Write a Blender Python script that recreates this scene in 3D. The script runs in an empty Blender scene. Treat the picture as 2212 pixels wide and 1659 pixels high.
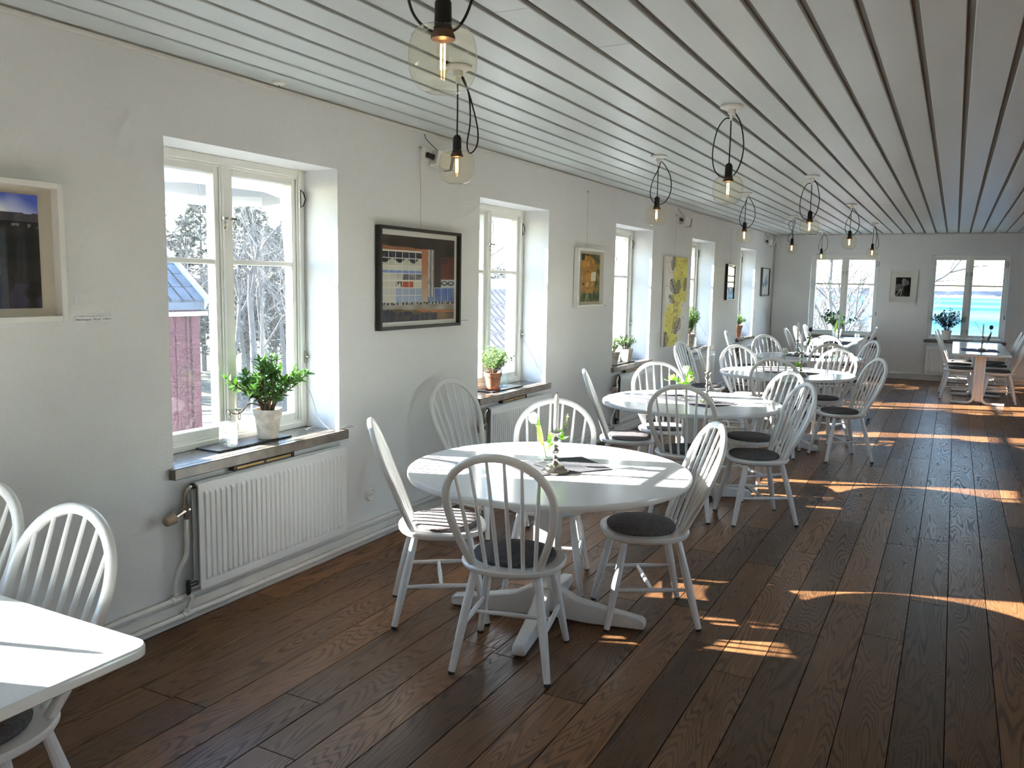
import bpy, bmesh, math, random
from mathutils import Vector, Matrix, noise as mnoise

random.seed(7)
SC = bpy.context.scene
COL = SC.collection
PI = math.pi

# ------------------------------------------------------------------ camera
XW = -3.109          # inner face of the left wall
YB = 16.5            # inner face of the back wall
XR = 3.05            # inner face of the right wall
YF = -4.2            # inner face of the wall behind the camera
HC = 2.576           # underside of the ceiling boards
CAMZ = 1.62
yaw, pitch, roll = -0.48301802, -0.12239915, 0.01751753
fwd = Vector((math.sin(yaw)*math.cos(pitch), math.cos(yaw)*math.cos(pitch), math.sin(pitch)))
rgt = fwd.cross(Vector((0, 0, 1))).normalized()
upv = rgt.cross(fwd)
r2 = rgt*math.cos(roll) + upv*math.sin(roll)
u2 = -rgt*math.sin(roll) + upv*math.cos(roll)
cam = bpy.data.objects.new('camera', bpy.data.cameras.new('camera'))
COL.objects.link(cam)
cam.data.sensor_width = 36.0
cam.data.lens = 36.0*1805.1/2212.0
cam.data.clip_start = 0.05
cam.data.clip_end = 6000
cam.matrix_world = Matrix(((r2.x, u2.x, -fwd.x, 0), (r2.y, u2.y, -fwd.y, 0), (r2.z, u2.z, -fwd.z, CAMZ), (0, 0, 0, 1)))
SC.camera = cam

# ------------------------------------------------------------------ sky, sun, exposure
SUN_AZ = math.radians(18.5)      # direction of travel, from +X towards +Y
SUN_EL = math.radians(21.9)
SUN_E = 29.0
SKY_S = 0.82
world = bpy.data.worlds.new('world')
SC.world = world
world.use_nodes = True
wn = world.node_tree
wn.nodes.clear()
w_out = wn.nodes.new('ShaderNodeOutputWorld')
w_bg = wn.nodes.new('ShaderNodeBackground')
w_sky = wn.nodes.new('ShaderNodeTexSky')
w_sky.sky_type = 'NISHITA'
w_sky.sun_disc = False
w_sky.sun_elevation = SUN_EL
w_sky.sun_rotation = math.radians(270 - 18.5)
w_sky.altitude = 10
w_sky.air_density = 1.0
w_sky.dust_density = 0.05
w_sky.ozone_density = 1.0
w_bg.inputs['Strength'].default_value = SKY_S
w_mx = wn.nodes.new('ShaderNodeMix')
w_mx.data_type = 'RGBA'
w_mx.blend_type = 'MULTIPLY'
w_mx.inputs[0].default_value = 1.0
w_mx.inputs[7].default_value = (0.93, 0.99, 1.06, 1)
wn.links.new(w_sky.outputs[0], w_mx.inputs[6])
wn.links.new(w_mx.outputs[2], w_bg.inputs[0])
wn.links.new(w_bg.outputs[0], w_out.inputs[0])

sun = bpy.data.objects.new('sun', bpy.data.lights.new('sun', 'SUN'))
COL.objects.link(sun)
sun.data.energy = SUN_E
sun.data.angle = math.radians(0.53)
sun.data.color = (1.0, 0.985, 0.965)
sd = Vector((math.cos(SUN_EL)*math.cos(SUN_AZ), math.cos(SUN_EL)*math.sin(SUN_AZ), -math.sin(SUN_EL)))
sun.rotation_euler = sd.to_track_quat('-Z', 'Y').to_euler()
sun.location = (-8, -2, 6)

SC.view_settings.view_transform = 'Standard'
SC.view_settings.look = 'None'
SC.view_settings.exposure = 1.25
SC.view_settings.gamma = 1.0
SC.view_settings.use_curve_mapping = False
cy = SC.cycles
cy.use_denoising = True
cy.use_adaptive_sampling = True
cy.adaptive_threshold = 0.08
cy.use_light_tree = False
cy.max_bounces = 8
cy.diffuse_bounces = 6
cy.glossy_bounces = 3
cy.transmission_bounces = 3
cy.transparent_max_bounces = 14
cy.caustics_reflective = False
cy.caustics_refractive = False
cy.sample_clamp_indirect = 8.0

# ------------------------------------------------------------------ materials
def S(c):
    """sRGB 0-255 triple to linear"""
    o = []
    for v in c:
        v = v/255.0
        o.append(v/12.92 if v <= 0.04045 else ((v+0.055)/1.055)**2.4)
    return tuple(o)

class NT:
    def __init__(s, name):
        s.m = bpy.data.materials.new(name)
        s.m.use_nodes = True
        s.t = s.m.node_tree
        s.t.nodes.clear()
        s.out = s.t.nodes.new('ShaderNodeOutputMaterial')
    def n(s, typ, **kw):
        nd = s.t.nodes.new(typ)
        for k, v in kw.items():
            if k.startswith('i_'):
                nd.inputs[k[2:].replace('_', ' ')].default_value = v
            else:
                setattr(nd, k, v)
        return nd
    def l(s, a, b):
        s.t.links.new(a, b)

def pbsdf(nt, col=(0.8, 0.8, 0.8), rough=0.5, metal=0.0, spec=0.5):
    b = nt.n('ShaderNodeBsdfPrincipled')
    b.inputs['Base Color'].default_value = (*col, 1)
    b.inputs['Roughness'].default_value = rough
    b.inputs['Metallic'].default_value = metal
    b.inputs['Specular IOR Level'].default_value = spec
    nt.l(b.outputs[0], nt.out.inputs[0])
    return b

def mat(name, col, rough=0.5, metal=0.0, spec=0.5, var=0.0, vscale=8.0, bump=0.0, bscale=60.0, bdist=0.01, stretch=(1, 1, 1)):
    nt = NT(name)
    b = pbsdf(nt, col, rough, metal, spec)
    if var or bump:
        tc = nt.n('ShaderNodeTexCoord')
        mp = nt.n('ShaderNodeMapping')
        mp.inputs['Scale'].default_value = stretch
        nt.l(tc.outputs['Object'], mp.inputs[0])
    if var:
        ns = nt.n('ShaderNodeTexNoise')
        ns.inputs['Scale'].default_value = vscale
        ns.inputs['Detail'].default_value = 4
        nt.l(mp.outputs[0], ns.inputs['Vector'])
        mr = nt.n('ShaderNodeMapRange')
        mr.inputs[1].default_value = 0.3
        mr.inputs[2].default_value = 0.7
        mr.inputs[3].default_value = 1.0-var
        mr.inputs[4].default_value = 1.0+var
        nt.l(ns.outputs[0], mr.inputs[0])
        mx = nt.n('ShaderNodeMix', data_type='RGBA', blend_type='MULTIPLY')
        mx.inputs[0].default_value = 1.0
        mx.inputs[6].default_value = (*col, 1)
        nt.l(mr.outputs[0], mx.inputs[7])
        nt.l(mx.outputs[2], b.inputs['Base Color'])
    if bump:
        n2 = nt.n('ShaderNodeTexNoise')
        n2.inputs['Scale'].default_value = bscale
        n2.inputs['Detail'].default_value = 3
        nt.l(mp.outputs[0], n2.inputs['Vector'])
        bp = nt.n('ShaderNodeBump')
        bp.inputs['Strength'].default_value = bump
        bp.inputs['Distance'].default_value = bdist
        nt.l(n2.outputs[0], bp.inputs['Height'])
        nt.l(bp.outputs[0], b.inputs['Normal'])
    return nt.m

def glass(name, tint=(1, 1, 1), rough=0.0, ior=1.45, boost=1.0, dirt_glow=0.0):
    nt = NT(name)
    tr = nt.n('ShaderNodeBsdfTransparent')
    tr.inputs[0].default_value = (*tint, 1)
    gl = nt.n('ShaderNodeBsdfGlossy')
    gl.inputs['Roughness'].default_value = rough
    # Schlick reflectance, the same from either side of the thin sheet
    ge = nt.n('ShaderNodeNewGeometry')
    dt = nt.n('ShaderNodeVectorMath', operation='DOT_PRODUCT')
    nt.l(ge.outputs['Normal'], dt.inputs[0])
    nt.l(ge.outputs['Incoming'], dt.inputs[1])
    ab = nt.n('ShaderNodeMath', operation='ABSOLUTE')
    nt.l(dt.outputs['Value'], ab.inputs[0])
    om = nt.n('ShaderNodeMath', operation='SUBTRACT', use_clamp=True)
    om.inputs[0].default_value = 1.0
    nt.l(ab.outputs[0], om.inputs[1])
    pw = nt.n('ShaderNodeMath', operation='POWER')
    pw.inputs[1].default_value = 5.0
    nt.l(om.outputs[0], pw.inputs[0])
    f0 = ((ior-1)/(ior+1))**2
    ml = nt.n('ShaderNodeMath', operation='MULTIPLY_ADD', use_clamp=True)
    ml.inputs[1].default_value = (1-f0)*boost
    ml.inputs[2].default_value = f0*boost
    nt.l(pw.outputs[0], ml.inputs[0])
    mx = nt.n('ShaderNodeMixShader')
    nt.l(ml.outputs[0], mx.inputs[0])
    nt.l(tr.outputs[0], mx.inputs[1])
    nt.l(gl.outputs[0], mx.inputs[2])
    last = mx
    if dirt_glow:
        df = nt.n('ShaderNodeBsdfTranslucent')
        df.inputs[0].default_value = (0.9, 0.9, 0.9, 1)
        tc = nt.n('ShaderNodeTexCoord')
        ns = nt.n('ShaderNodeTexNoise')
        ns.inputs['Scale'].default_value = 140
        ns.inputs['Detail'].default_value = 5
        nt.l(tc.outputs['Object'], ns.inputs['Vector'])
        mr = nt.n('ShaderNodeMapRange')
        mr.inputs[1].default_value = 0.35
        mr.inputs[2].default_value = 0.8
        mr.inputs[3].default_value = 0.0
        mr.inputs[4].default_value = dirt_glow
        nt.l(ns.outputs[0], mr.inputs[0])
        m2 = nt.n('ShaderNodeMixShader')
        nt.l(mr.outputs[0], m2.inputs[0])
        nt.l(mx.outputs[0], m2.inputs[1])
        nt.l(df.outputs[0], m2.inputs[2])
        last = m2
    nt.l(last.outputs[0], nt.out.inputs[0])
    return nt.m

def wood_floor():
    nt = NT('dark_oiled_oak')
    b = pbsdf(nt, (0.1, 0.06, 0.03), 0.36, 0, 0.28)
    tc = nt.n('ShaderNodeTexCoord')
    oi = nt.n('ShaderNodeObjectInfo')
    off = nt.n('ShaderNodeVectorMath', operation='SCALE')
    cmb = nt.n('ShaderNodeCombineXYZ')
    for k in range(3):
        nt.l(oi.outputs['Random'], cmb.inputs[k])
    nt.l(cmb.outputs[0], off.inputs[0])
    off.inputs['Scale'].default_value = 97.0
    ad = nt.n('ShaderNodeVectorMath', operation='ADD')
    nt.l(tc.outputs['Object'], ad.inputs[0])
    nt.l(off.outputs[0], ad.inputs[1])
    def mapped(sc):
        mp = nt.n('ShaderNodeMapping')
        mp.inputs['Scale'].default_value = sc
        nt.l(ad.outputs[0], mp.inputs[0])
        return mp.outputs[0]
    # cathedral figure: contour lines of a stretched noise field
    n1 = nt.n('ShaderNodeTexNoise')
    n1.inputs['Scale'].default_value = 1.0
    n1.inputs['Detail'].default_value = 1.5
    n1.inputs['Distortion'].default_value = 0.35
    nt.l(mapped((7.5, 0.72, 1)), n1.inputs['Vector'])
    m1 = nt.n('ShaderNodeMath', operation='MULTIPLY')
    m1.inputs[1].default_value = 210.0
    nt.l(n1.outputs[0], m1.inputs[0])
    sn = nt.n('ShaderNodeMath', operation='SINE')
    nt.l(m1.outputs[0], sn.inputs[0])
    r1 = nt.n('ShaderNodeMapRange')
    r1.inputs[1].default_value = 0.0
    r1.inputs[2].default_value = 0.95
    nt.l(sn.outputs[0], r1.inputs[0])
    # fine pores
    n2 = nt.n('ShaderNodeTexNoise')
    n2.inputs['Scale'].default_value = 1.0
    n2.inputs['Detail'].default_value = 2
    nt.l(mapped((260, 7, 1)), n2.inputs['Vector'])
    r2_ = nt.n('ShaderNodeMapRange')
    r2_.inputs[1].default_value = 0.45
    r2_.inputs[2].default_value = 0.75
    nt.l(n2.outputs[0], r2_.inputs[0])
    # broken up by larger patches
    n3 = nt.n('ShaderNodeTexNoise')
    n3.inputs['Scale'].default_value = 1.0
    n3.inputs['Detail'].default_value = 3
    nt.l(mapped((9, 2.2, 1)), n3.inputs['Vector'])
    mulg = nt.n('ShaderNodeMath', operation='MULTIPLY')
    nt.l(r1.outputs[0], mulg.inputs[0])
    nt.l(n3.outputs[0], mulg.inputs[1])
    sumg = nt.n('ShaderNodeMath', operation='MULTIPLY_ADD', use_clamp=True)
    nt.l(r2_.outputs[0], sumg.inputs[0])
    sumg.inputs[1].default_value = 0.3
    nt.l(mulg.outputs[0], sumg.inputs[2])
    ramp = nt.n('ShaderNodeValToRGB')
    e = ramp.color_ramp.elements
    e[0].color = (0.172, 0.080, 0.032, 1)
    e[1].color = (0.042, 0.021, 0.011, 1)
    e[1].position = 0.85
    nt.l(sumg.outputs[0], ramp.inputs[0])
    hs = nt.n('ShaderNodeHueSaturation')
    mv = nt.n('ShaderNodeMapRange')
    mv.inputs[3].default_value = 0.50
    mv.inputs[4].default_value = 1.55
    nt.l(oi.outputs['Random'], mv.inputs[0])
    nt.l(mv.outputs[0], hs.inputs['Value'])
    nt.l(ramp.outputs[0], hs.inputs['Color'])
    nt.l(hs.outputs[0], b.inputs['Base Color'])
    rr = nt.n('ShaderNodeMapRange')
    rr.inputs[3].default_value = 0.30
    rr.inputs[4].default_value = 0.52
    nt.l(sumg.outputs[0], rr.inputs[0])
    nt.l(rr.outputs[0], b.inputs['Roughness'])
    bp = nt.n('ShaderNodeBump')
    bp.inputs['Strength'].default_value = 0.25
    bp.inputs['Distance'].default_value = 0.002
    bp.invert = True
    nt.l(sumg.outputs[0], bp.inputs['Height'])
    nt.l(bp.outputs[0], b.inputs['Normal'])
    return nt.m

def emit(name, col, st):
    nt = NT(name)
    em = nt.n('ShaderNodeEmission')
    em.inputs[0].default_value = (*col, 1)
    em.inputs[1].default_value = st
    nt.l(em.outputs[0], nt.out.inputs[0])
    return nt.m

def leafmat(name, col, rough=0.35, trans=0.35, tcol=None):
    nt = NT(name)
    b = nt.n('ShaderNodeBsdfPrincipled')
    b.inputs['Roughness'].default_value = rough
    oi = nt.n('ShaderNodeObjectInfo')
    geo = nt.n('ShaderNodeTexCoord')
    ns = nt.n('ShaderNodeTexNoise')
    ns.inputs['Scale'].default_value = 30
    nt.l(geo.outputs['Object'], ns.inputs['Vector'])
    mv = nt.n('ShaderNodeMapRange')
    mv.inputs[1].default_value = 0.3
    mv.inputs[2].default_value = 0.7
    mv.inputs[3].default_value = 0.65
    mv.inputs[4].default_value = 1.35
    nt.l(ns.outputs[0], mv.inputs[0])
    hs = nt.n('ShaderNodeHueSaturation')
    hs.inputs['Color'].default_value = (*col, 1)
    nt.l(mv.outputs[0], hs.inputs['Value'])
    nt.l(hs.outputs[0], b.inputs['Base Color'])
    t = nt.n('ShaderNodeBsdfTranslucent')
    t.inputs[0].default_value = (*(tcol or [min(1, c*2.2) for c in col]), 1)
    mx = nt.n('ShaderNodeMixShader')
    mx.inputs[0].default_value = trans
    nt.l(b.outputs[0], mx.inputs[1])
    nt.l(t.outputs[0], mx.inputs[2])
    nt.l(mx.outputs[0], nt.out.inputs[0])
    return nt.m

def paintmat():
    nt = NT('painted_picture')
    b = pbsdf(nt, (0.5, 0.5, 0.5), 0.6, 0, 0.3)
    at = nt.n('ShaderNodeAttribute', attribute_name='paint')
    nt.l(at.outputs['Color'], b.inputs['Base Color'])
    return nt.m

M = {}
M['plaster'] = mat('white_plaster', (0.735, 0.735, 0.725), 0.85, 0, 0.25, var=0.02, vscale=2.5, bump=0.7, bscale=120, bdist=0.003)
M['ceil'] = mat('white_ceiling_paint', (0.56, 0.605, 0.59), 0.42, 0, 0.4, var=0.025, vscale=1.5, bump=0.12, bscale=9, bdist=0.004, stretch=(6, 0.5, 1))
M['ceil_gap'] = mat('dark_ceiling_lath', (0.19, 0.19, 0.17), 0.7)
M['trim'] = mat('white_trim_paint', (0.70, 0.685, 0.64), 0.45, 0, 0.4, var=0.03, vscale=12)
M['floor'] = wood_floor()
M['floor_gap'] = mat('plank_joint', (0.012, 0.008, 0.006), 0.8)
M['frame'] = mat('cream_window_paint', (0.80, 0.795, 0.745), 0.35, 0, 0.5, var=0.03, vscale=10)
M['pane'] = glass('window_glass', (0.985, 0.99, 0.985), 0.0, 1.45, 0.8, dirt_glow=0.014)
M['stone'] = mat('polished_limestone', (0.17, 0.145, 0.12), 0.22, 0, 0.5, var=0.25, vscale=14, bump=0.1, bscale=40, bdist=0.002)
M['white'] = mat('white_lacquer', (0.80, 0.795, 0.77), 0.30, 0, 0.5, var=0.02, vscale=9)
M['tabletop'] = mat('white_gloss_laminate', (0.80, 0.805, 0.79), 0.14, 0, 0.5)
M['felt'] = mat('charcoal_felt', (0.115, 0.106, 0.104), 0.95, 0, 0.1, var=0.35, vscale=90, bump=0.5, bscale=260, bdist=0.002)
M['felt2'] = mat('grey_brown_felt', (0.17, 0.152, 0.145), 0.95, 0, 0.1, var=0.3, vscale=90, bump=0.5, bscale=260, bdist=0.002)
M['glide'] = mat('dark_glide', (0.03, 0.03, 0.03), 0.6)
M['rad'] = mat('white_radiator_enamel', (0.78, 0.79, 0.78), 0.35, 0, 0.5)
M['pipe'] = mat('painted_pipe', (0.72, 0.70, 0.66), 0.4, 0, 0.4, var=0.04, vscale=20)
M['chrome'] = mat('nickel', (0.45, 0.42, 0.38), 0.25, 1.0)
M['knob'] = mat('tan_plastic', (0.30, 0.22, 0.16), 0.5)
M['dark'] = mat('dark_metal', (0.03, 0.028, 0.026), 0.45, 0.4)
M['brass'] = mat('old_brass', (0.40, 0.27, 0.10), 0.45, 0.7)
M['black'] = mat('black_plastic', (0.012, 0.012, 0.012), 0.45, 0, 0.4)
M['canopy'] = mat('white_plastic', (0.78, 0.77, 0.72), 0.4)
M['amber'] = glass('amber_glass', (0.985, 0.96, 0.885), 0.0, 1.45, 0.9)
M['clear'] = glass('clear_glass', (0.97, 0.99, 0.985), 0.0, 1.5, 0.9)
M['pressed'] = glass('pressed_glass', (0.95, 0.98, 0.975), 0.05, 1.35, 0.9, dirt_glow=0.16)  # clean glass: white translucency put in to look brightly sunlit
M['tube'] = glass('bulb_glass', (1.0, 0.96, 0.9), 0.0, 1.2, 0.6)
M['filament'] = emit('glowing_filament', (1.0, 0.62, 0.25), 26.0)
M['copper'] = mat('copper_collar', (0.12, 0.07, 0.05), 0.5, 0.3)
M['silver'] = mat('worn_silver', (0.62, 0.58, 0.52), 0.16, 1.0, 0.5, var=0.15, vscale=30)
M['wax'] = mat('white_wax', (0.84, 0.83, 0.78), 0.4, 0, 0.4)
M['mat'] = mat('grey_woven_runner', (0.085, 0.082, 0.09), 0.95, 0, 0.1, var=0.4, vscale=60, bump=0.5, bscale=150, bdist=0.002, stretch=(1, 8, 1))
M['bluemat'] = mat('blue_woven_runner', (0.055, 0.055, 0.14), 0.9, 0, 0.1, var=0.4, vscale=60, bump=0.4, bscale=150, bdist=0.002, stretch=(8, 1, 1))
M['tray'] = mat('slate_tray', (0.06, 0.058, 0.055), 0.45, 0, 0.4, var=0.3, vscale=30)
M['potwhite'] = mat('chalky_white_pot', (0.62, 0.57, 0.50), 0.9, 0, 0.2, var=0.28, vscale=22, bump=0.5, bscale=40, bdist=0.004)
M['potterra'] = mat('terracotta', (0.36, 0.17, 0.10), 0.85, 0, 0.2, var=0.35, vscale=18, bump=0.3, bscale=50, bdist=0.003)
M['potgrey'] = mat('grey_clay_pot', (0.42, 0.37, 0.31), 0.9, 0, 0.2, var=0.3, vscale=20, bump=0.3, bscale=50, bdist=0.003)
M['saucer'] = mat('red_clay_saucer', (0.30, 0.09, 0.05), 0.5)
M['soil'] = mat('potting_soil', (0.04, 0.028, 0.02), 1.0, 0, 0.1, bump=0.8, bscale=80, bdist=0.01)
M['jade'] = leafmat('jade_leaf', (0.115, 0.25, 0.07), 0.3, 0.26, (0.45, 0.72, 0.16))
M['leaf'] = leafmat('green_leaf', (0.09, 0.19, 0.06), 0.4, 0.3, (0.35, 0.55, 0.15))
M['leaflight'] = leafmat('bright_leaf', (0.20, 0.42, 0.07), 0.35, 0.45, (0.5, 0.85, 0.12))
M['leafdark'] = leafmat('dark_leaf', (0.035, 0.075, 0.03), 0.4, 0.2)
M['stem'] = mat('woody_stem', (0.13, 0.085, 0.05), 0.8, var=0.3, vscale=30)
M['gstem'] = mat('green_stem', (0.30, 0.42, 0.14), 0.5)
M['petal'] = leafmat('white_petal', (0.82, 0.82, 0.76), 0.5, 0.35, (0.9, 0.9, 0.82))
M['petaldark'] = leafmat('plum_petal', (0.06, 0.05, 0.06), 0.5, 0.2)
M['frameblack'] = mat('black_frame', (0.010, 0.009, 0.008), 0.35)
M['framewhite'] = mat('white_frame', (0.76, 0.75, 0.70), 0.5)
M['framegrey'] = mat('grey_frame', (0.10, 0.10, 0.10), 0.4)
M['mount'] = mat('cream_mount', (0.72, 0.71, 0.66), 0.8)
M['backing'] = mat('beige_backing', (0.60, 0.54, 0.44), 0.8)
M['paint'] = paintmat()
M['picglass'] = glass('picture_glass', (1, 1, 1), 0.0, 1.45, 0.3)
M['wire'] = mat('hanging_wire', (0.25, 0.25, 0.24), 0.5)
M['ink'] = mat('black_ink', (0.02, 0.02, 0.02), 0.8)
M['card'] = mat('white_card', (0.74, 0.75, 0.76), 0.7)
M['chalk'] = mat('white_paint_stroke', (0.78, 0.77, 0.72), 0.6)
# ------------------------------------------------------------------ geometry helpers
class MB:
    def __init__(s):
        s.v = []
        s.f = []
    def add(s, vs, fs):
        o = len(s.v)
        s.v += [tuple(p) for p in vs]
        s.f += [tuple(i+o for i in f) for f in fs]
        return s
    def box(s, a, b):
        x0, y0, z0 = a
        x1, y1, z1 = b
        return s.add([(x0, y0, z0), (x1, y0, z0), (x1, y1, z0), (x0, y1, z0), (x0, y0, z1), (x1, y0, z1), (x1, y1, z1), (x0, y1, z1)],
                     [(3, 2, 1, 0), (4, 5, 6, 7), (0, 1, 5, 4), (1, 2, 6, 5), (2, 3, 7, 6), (3, 0, 4, 7)])
    def obox(s, c, ax, ay, az, hx, hy, hz):
        """oriented box"""
        c = Vector(c)
        P = []
        for k in (-1, 1):
            for i, j in ((-1, -1), (1, -1), (1, 1), (-1, 1)):
                P.append(c + ax*hx*i + ay*hy*j + az*hz*k)
        return s.add(P, [(3, 2, 1, 0), (4, 5, 6, 7), (0, 1, 5, 4), (1, 2, 6, 5), (2, 3, 7, 6), (3, 0, 4, 7)])
    def tube(s, path, r, seg=8, caps=True, closed=False):
        path = [Vector(p) for p in path]
        n = len(path)
        rs = r if isinstance(r, (list, tuple)) else [r]*n
        t0 = (path[1]-path[0]).normalized()
        ref = Vector((0, 0, 1)) if abs(t0.z) < 0.9 else Vector((1, 0, 0))
        nx = t0.cross(ref).normalized()
        vs = []
        for i, p in enumerate(path):
            if closed:
                t = (path[(i+1) % n]-path[i-1]).normalized()
            else:
                t = (path[min(i+1, n-1)]-path[max(i-1, 0)]).normalized()
            nx = (nx - t*nx.dot(t)).normalized()
            ny = t.cross(nx)
            for k in range(seg):
                a = 2*PI*k/seg
                vs.append(p + (nx*math.cos(a)+ny*math.sin(a))*rs[i])
        fs = []
        m = n if closed else n-1
        for i in range(m):
            j = (i+1) % n
            for k in range(seg):
                k2 = (k+1) % seg
                fs.append((i*seg+k, i*seg+k2, j*seg+k2, j*seg+k))
        if caps and not closed:
            fs.append(tuple(range(seg-1, -1, -1)))
            fs.append(tuple((n-1)*seg+k for k in range(seg)))
        return s.add(vs, fs)
    def lathe(s, prof, seg=24, c=(0, 0, 0), capb=True, capt=True, flute=None):
        vs = []
        for r, z in prof:
            for k in range(seg):
                a = 2*PI*k/seg
                rr = r*(1+flute*(1 if k % 2 else -1)) if flute else r
                vs.append((c[0]+rr*math.cos(a), c[1]+rr*math.sin(a), c[2]+z))
        fs = []
        for i in range(len(prof)-1):
            for k in range(seg):
                k2 = (k+1) % seg
                fs.append((i*seg+k, i*seg+k2, (i+1)*seg+k2, (i+1)*seg+k))
        if capb:
            fs.append(tuple(range(seg-1, -1, -1)))
        if capt:
            fs.append(tuple((len(prof)-1)*seg+k for k in range(seg)))
        return s.add(vs, fs)
    def loft(s, rings, capb=True, capt=True):
        n = len(rings[0])
        vs = [p for r in rings for p in r]
        fs = []
        for i in range(len(rings)-1):
            for k in range(n):
                k2 = (k+1) % n
                fs.append((i*n+k, i*n+k2, (i+1)*n+k2, (i+1)*n+k))
        if capb:
            fs.append(tuple(range(n-1, -1, -1)))
        if capt:
            fs.append(tuple((len(rings)-1)*n+k for k in range(n)))
        return s.add(vs, fs)
    def mesh(s, name, bevel=0.0, bseg=1, angle=35, fix=False):
        me = bpy.data.meshes.new(name)
        me.from_pydata(s.v, [], s.f)
        if bevel or fix:
            bm = bmesh.new()
            bm.from_mesh(me)
            if fix:
                bmesh.ops.recalc_face_normals(bm, faces=bm.faces)
            if bevel:
                ed = [e for e in bm.edges if len(e.link_faces) == 2 and e.calc_face_angle(0) > math.radians(30)]
                bmesh.ops.bevel(bm, geom=ed, offset=bevel, offset_type='OFFSET', segments=bseg, affect='EDGES', clamp_overlap=True)
            bm.to_mesh(me)
            bm.free()
        for p in me.polygons:
            p.use_smooth = True
        try:
            me.set_sharp_from_angle(angle=math.radians(angle))
        except Exception:
            pass
        return me
    def build(s, name, m, parent=None, bevel=0.0, bseg=1, angle=35, fix=False):
        me = s.mesh(name, bevel, bseg, angle, fix)
        return link(name, me, m, parent)

def link(name, me, m=None, parent=None):
    o = bpy.data.objects.new(name, me)
    COL.objects.link(o)
    if m is not None:
        me.materials.clear()
        me.materials.append(M[m] if isinstance(m, str) else m)
    if parent is not None:
        o.parent = parent
    return o

def tag(o, label=None, cat=None, group=None, kind=None):
    if label:
        o['label'] = label
    if cat:
        o['category'] = cat
    if group:
        o['group'] = group
    if kind:
        o['kind'] = kind
    return o

def empty(name, loc=(0, 0, 0), rz=0.0, label=None, cat=None, group=None, kind=None, parent=None):
    o = bpy.data.objects.new(name, None)
    COL.objects.link(o)
    o.empty_display_size = 0.1
    o.location = loc
    o.rotation_euler = (0, 0, rz)
    if parent is not None:
        o.parent = parent
    return tag(o, label, cat, group, kind)

def copy_tree(o, parent=None):
    c = o.copy()
    COL.objects.link(c)
    if parent is not None:
        c.parent = parent
    for ch in list(o.children):
        copy_tree(ch, c)
    return c

def place(o, loc, rz=0.0, label=None, cat=None, group=None, scale=None):
    o.location = loc
    o.rotation_euler = (0, 0, rz)
    if scale:
        o.scale = (scale, scale, scale)
    return tag(o, label, cat, group)

def spline(pts, n=8, closed=False):
    """Catmull-Rom"""
    P = [Vector(p) for p in pts]
    out = []
    m = len(P)
    rng = m if closed else m-1
    for i in range(rng):
        if closed:
            a, b, c, d = P[(i-1) % m], P[i], P[(i+1) % m], P[(i+2) % m]
        else:
            b, c = P[i], P[i+1]
            a = P[i-1] if i else b*2-c
            d = P[i+2] if i+2 < m else c*2-b
        for k in range(n):
            t = k/n
            out.append(0.5*((2*b)+(c-a)*t+(2*a-5*b+4*c-d)*t*t+(3*b-a-3*c+d)*t**3))
    if not closed:
        out.append(P[-1])
    return out

def sq(a, e):
    c, s_ = math.cos(a), math.sin(a)
    return (math.copysign(abs(c)**e, c), math.copysign(abs(s_)**e, s_))

# ------------------------------------------------------------------ the room
WY = [(-2.965, -1.795), (-0.18, 0.99), (2.606, 3.776), (5.375, 6.555), (8.16, 9.345), (10.97, 12.155), (13.785, 14.975)]
ZS, ZT = 0.745, 2.225       # sill top, window head
XO, XM = -3.74, -3.445      # outer face of the left wall, plane between inner and outer leaf
ZO, SPL = 2.16, 0.42

def wall_with_holes(a0, a1, holes, z0, z1, hz0, hz1):
    """boxes in (along, z)"""
    out = [(a0, z0, a1, hz0), (a0, hz1, a1, z1)]
    cur = a0
    for h0, h1 in holes:
        out.append((cur, hz0, h0, hz1))
        cur = h1
    out.append((cur, hz0, a1, hz1))
    return out

mb = MB()
for p0, q0, p1, q1 in wall_with_holes(YF-0.3, YB+0.5, WY, -0.3, HC+0.2, ZS-0.052, ZT):
    mb.box((XM, p0, q0), (XW, p1, q1))
# outer leaf: openings splay outwards, heads stay low
mb.box((XO, YF-0.3, -0.3), (XM, YB+0.5, ZS-0.052)).box((XO, YF-0.3, ZO), (XM, YB+0.5, HC+0.2))
edges = [YF-0.3] + [e for h in WY for e in h] + [YB+0.5]
for i in range(0, len(edges), 2):
    a, b = edges[i], edges[i+1]
    a2 = a + (SPL if i else 0)
    b2 = b
    mb.loft([[(XM, a, ZS-0.052), (XM, b, ZS-0.052), (XO, b2, ZS-0.052), (XO, a2, ZS-0.052)], [(XM, a, ZO), (XM, b, ZO), (XO, b2, ZO), (XO, a2, ZO)]])
tag(mb.build('wall_left', 'plaster', fix=True), 'white plaster wall pierced by deep window openings', None, None, 'structure')
BW = [(-2.405, -1.235), (-0.40, 0.79)]
mb = MB()
for p0, q0, p1, q1 in wall_with_holes(XW, XR, BW, -0.3, HC+0.2, 0.675, 2.205):
    mb.box((p0, YB, q0), (p1, YB+0.5, q1))
tag(mb.build('wall_back', 'plaster'), 'white plaster end wall with two windows to the sea', None, None, 'structure')
# the wall on the right (out of view) has added windows for extra daylight
RW = [(-1.6, -0.4), (4.6, 5.8), (11.1, 12.3)]
mb = MB()
for p0, q0, p1, q1 in wall_with_holes(YF-0.3, YB+0.5, RW, -0.3, HC+0.2, ZS-0.052, ZT):
    mb.box((XR, p0, q0), (XR+0.5, p1, q1))
tag(mb.build('wall_right', 'plaster'), 'white plaster wall on the right of the room', None, None, 'structure')
tag(MB().box((XW, YF-0.3, -0.3), (XR, YF, HC+0.2)).build('wall_front', 'plaster'), 'white plaster wall behind the camera', None, None, 'structure')

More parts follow.
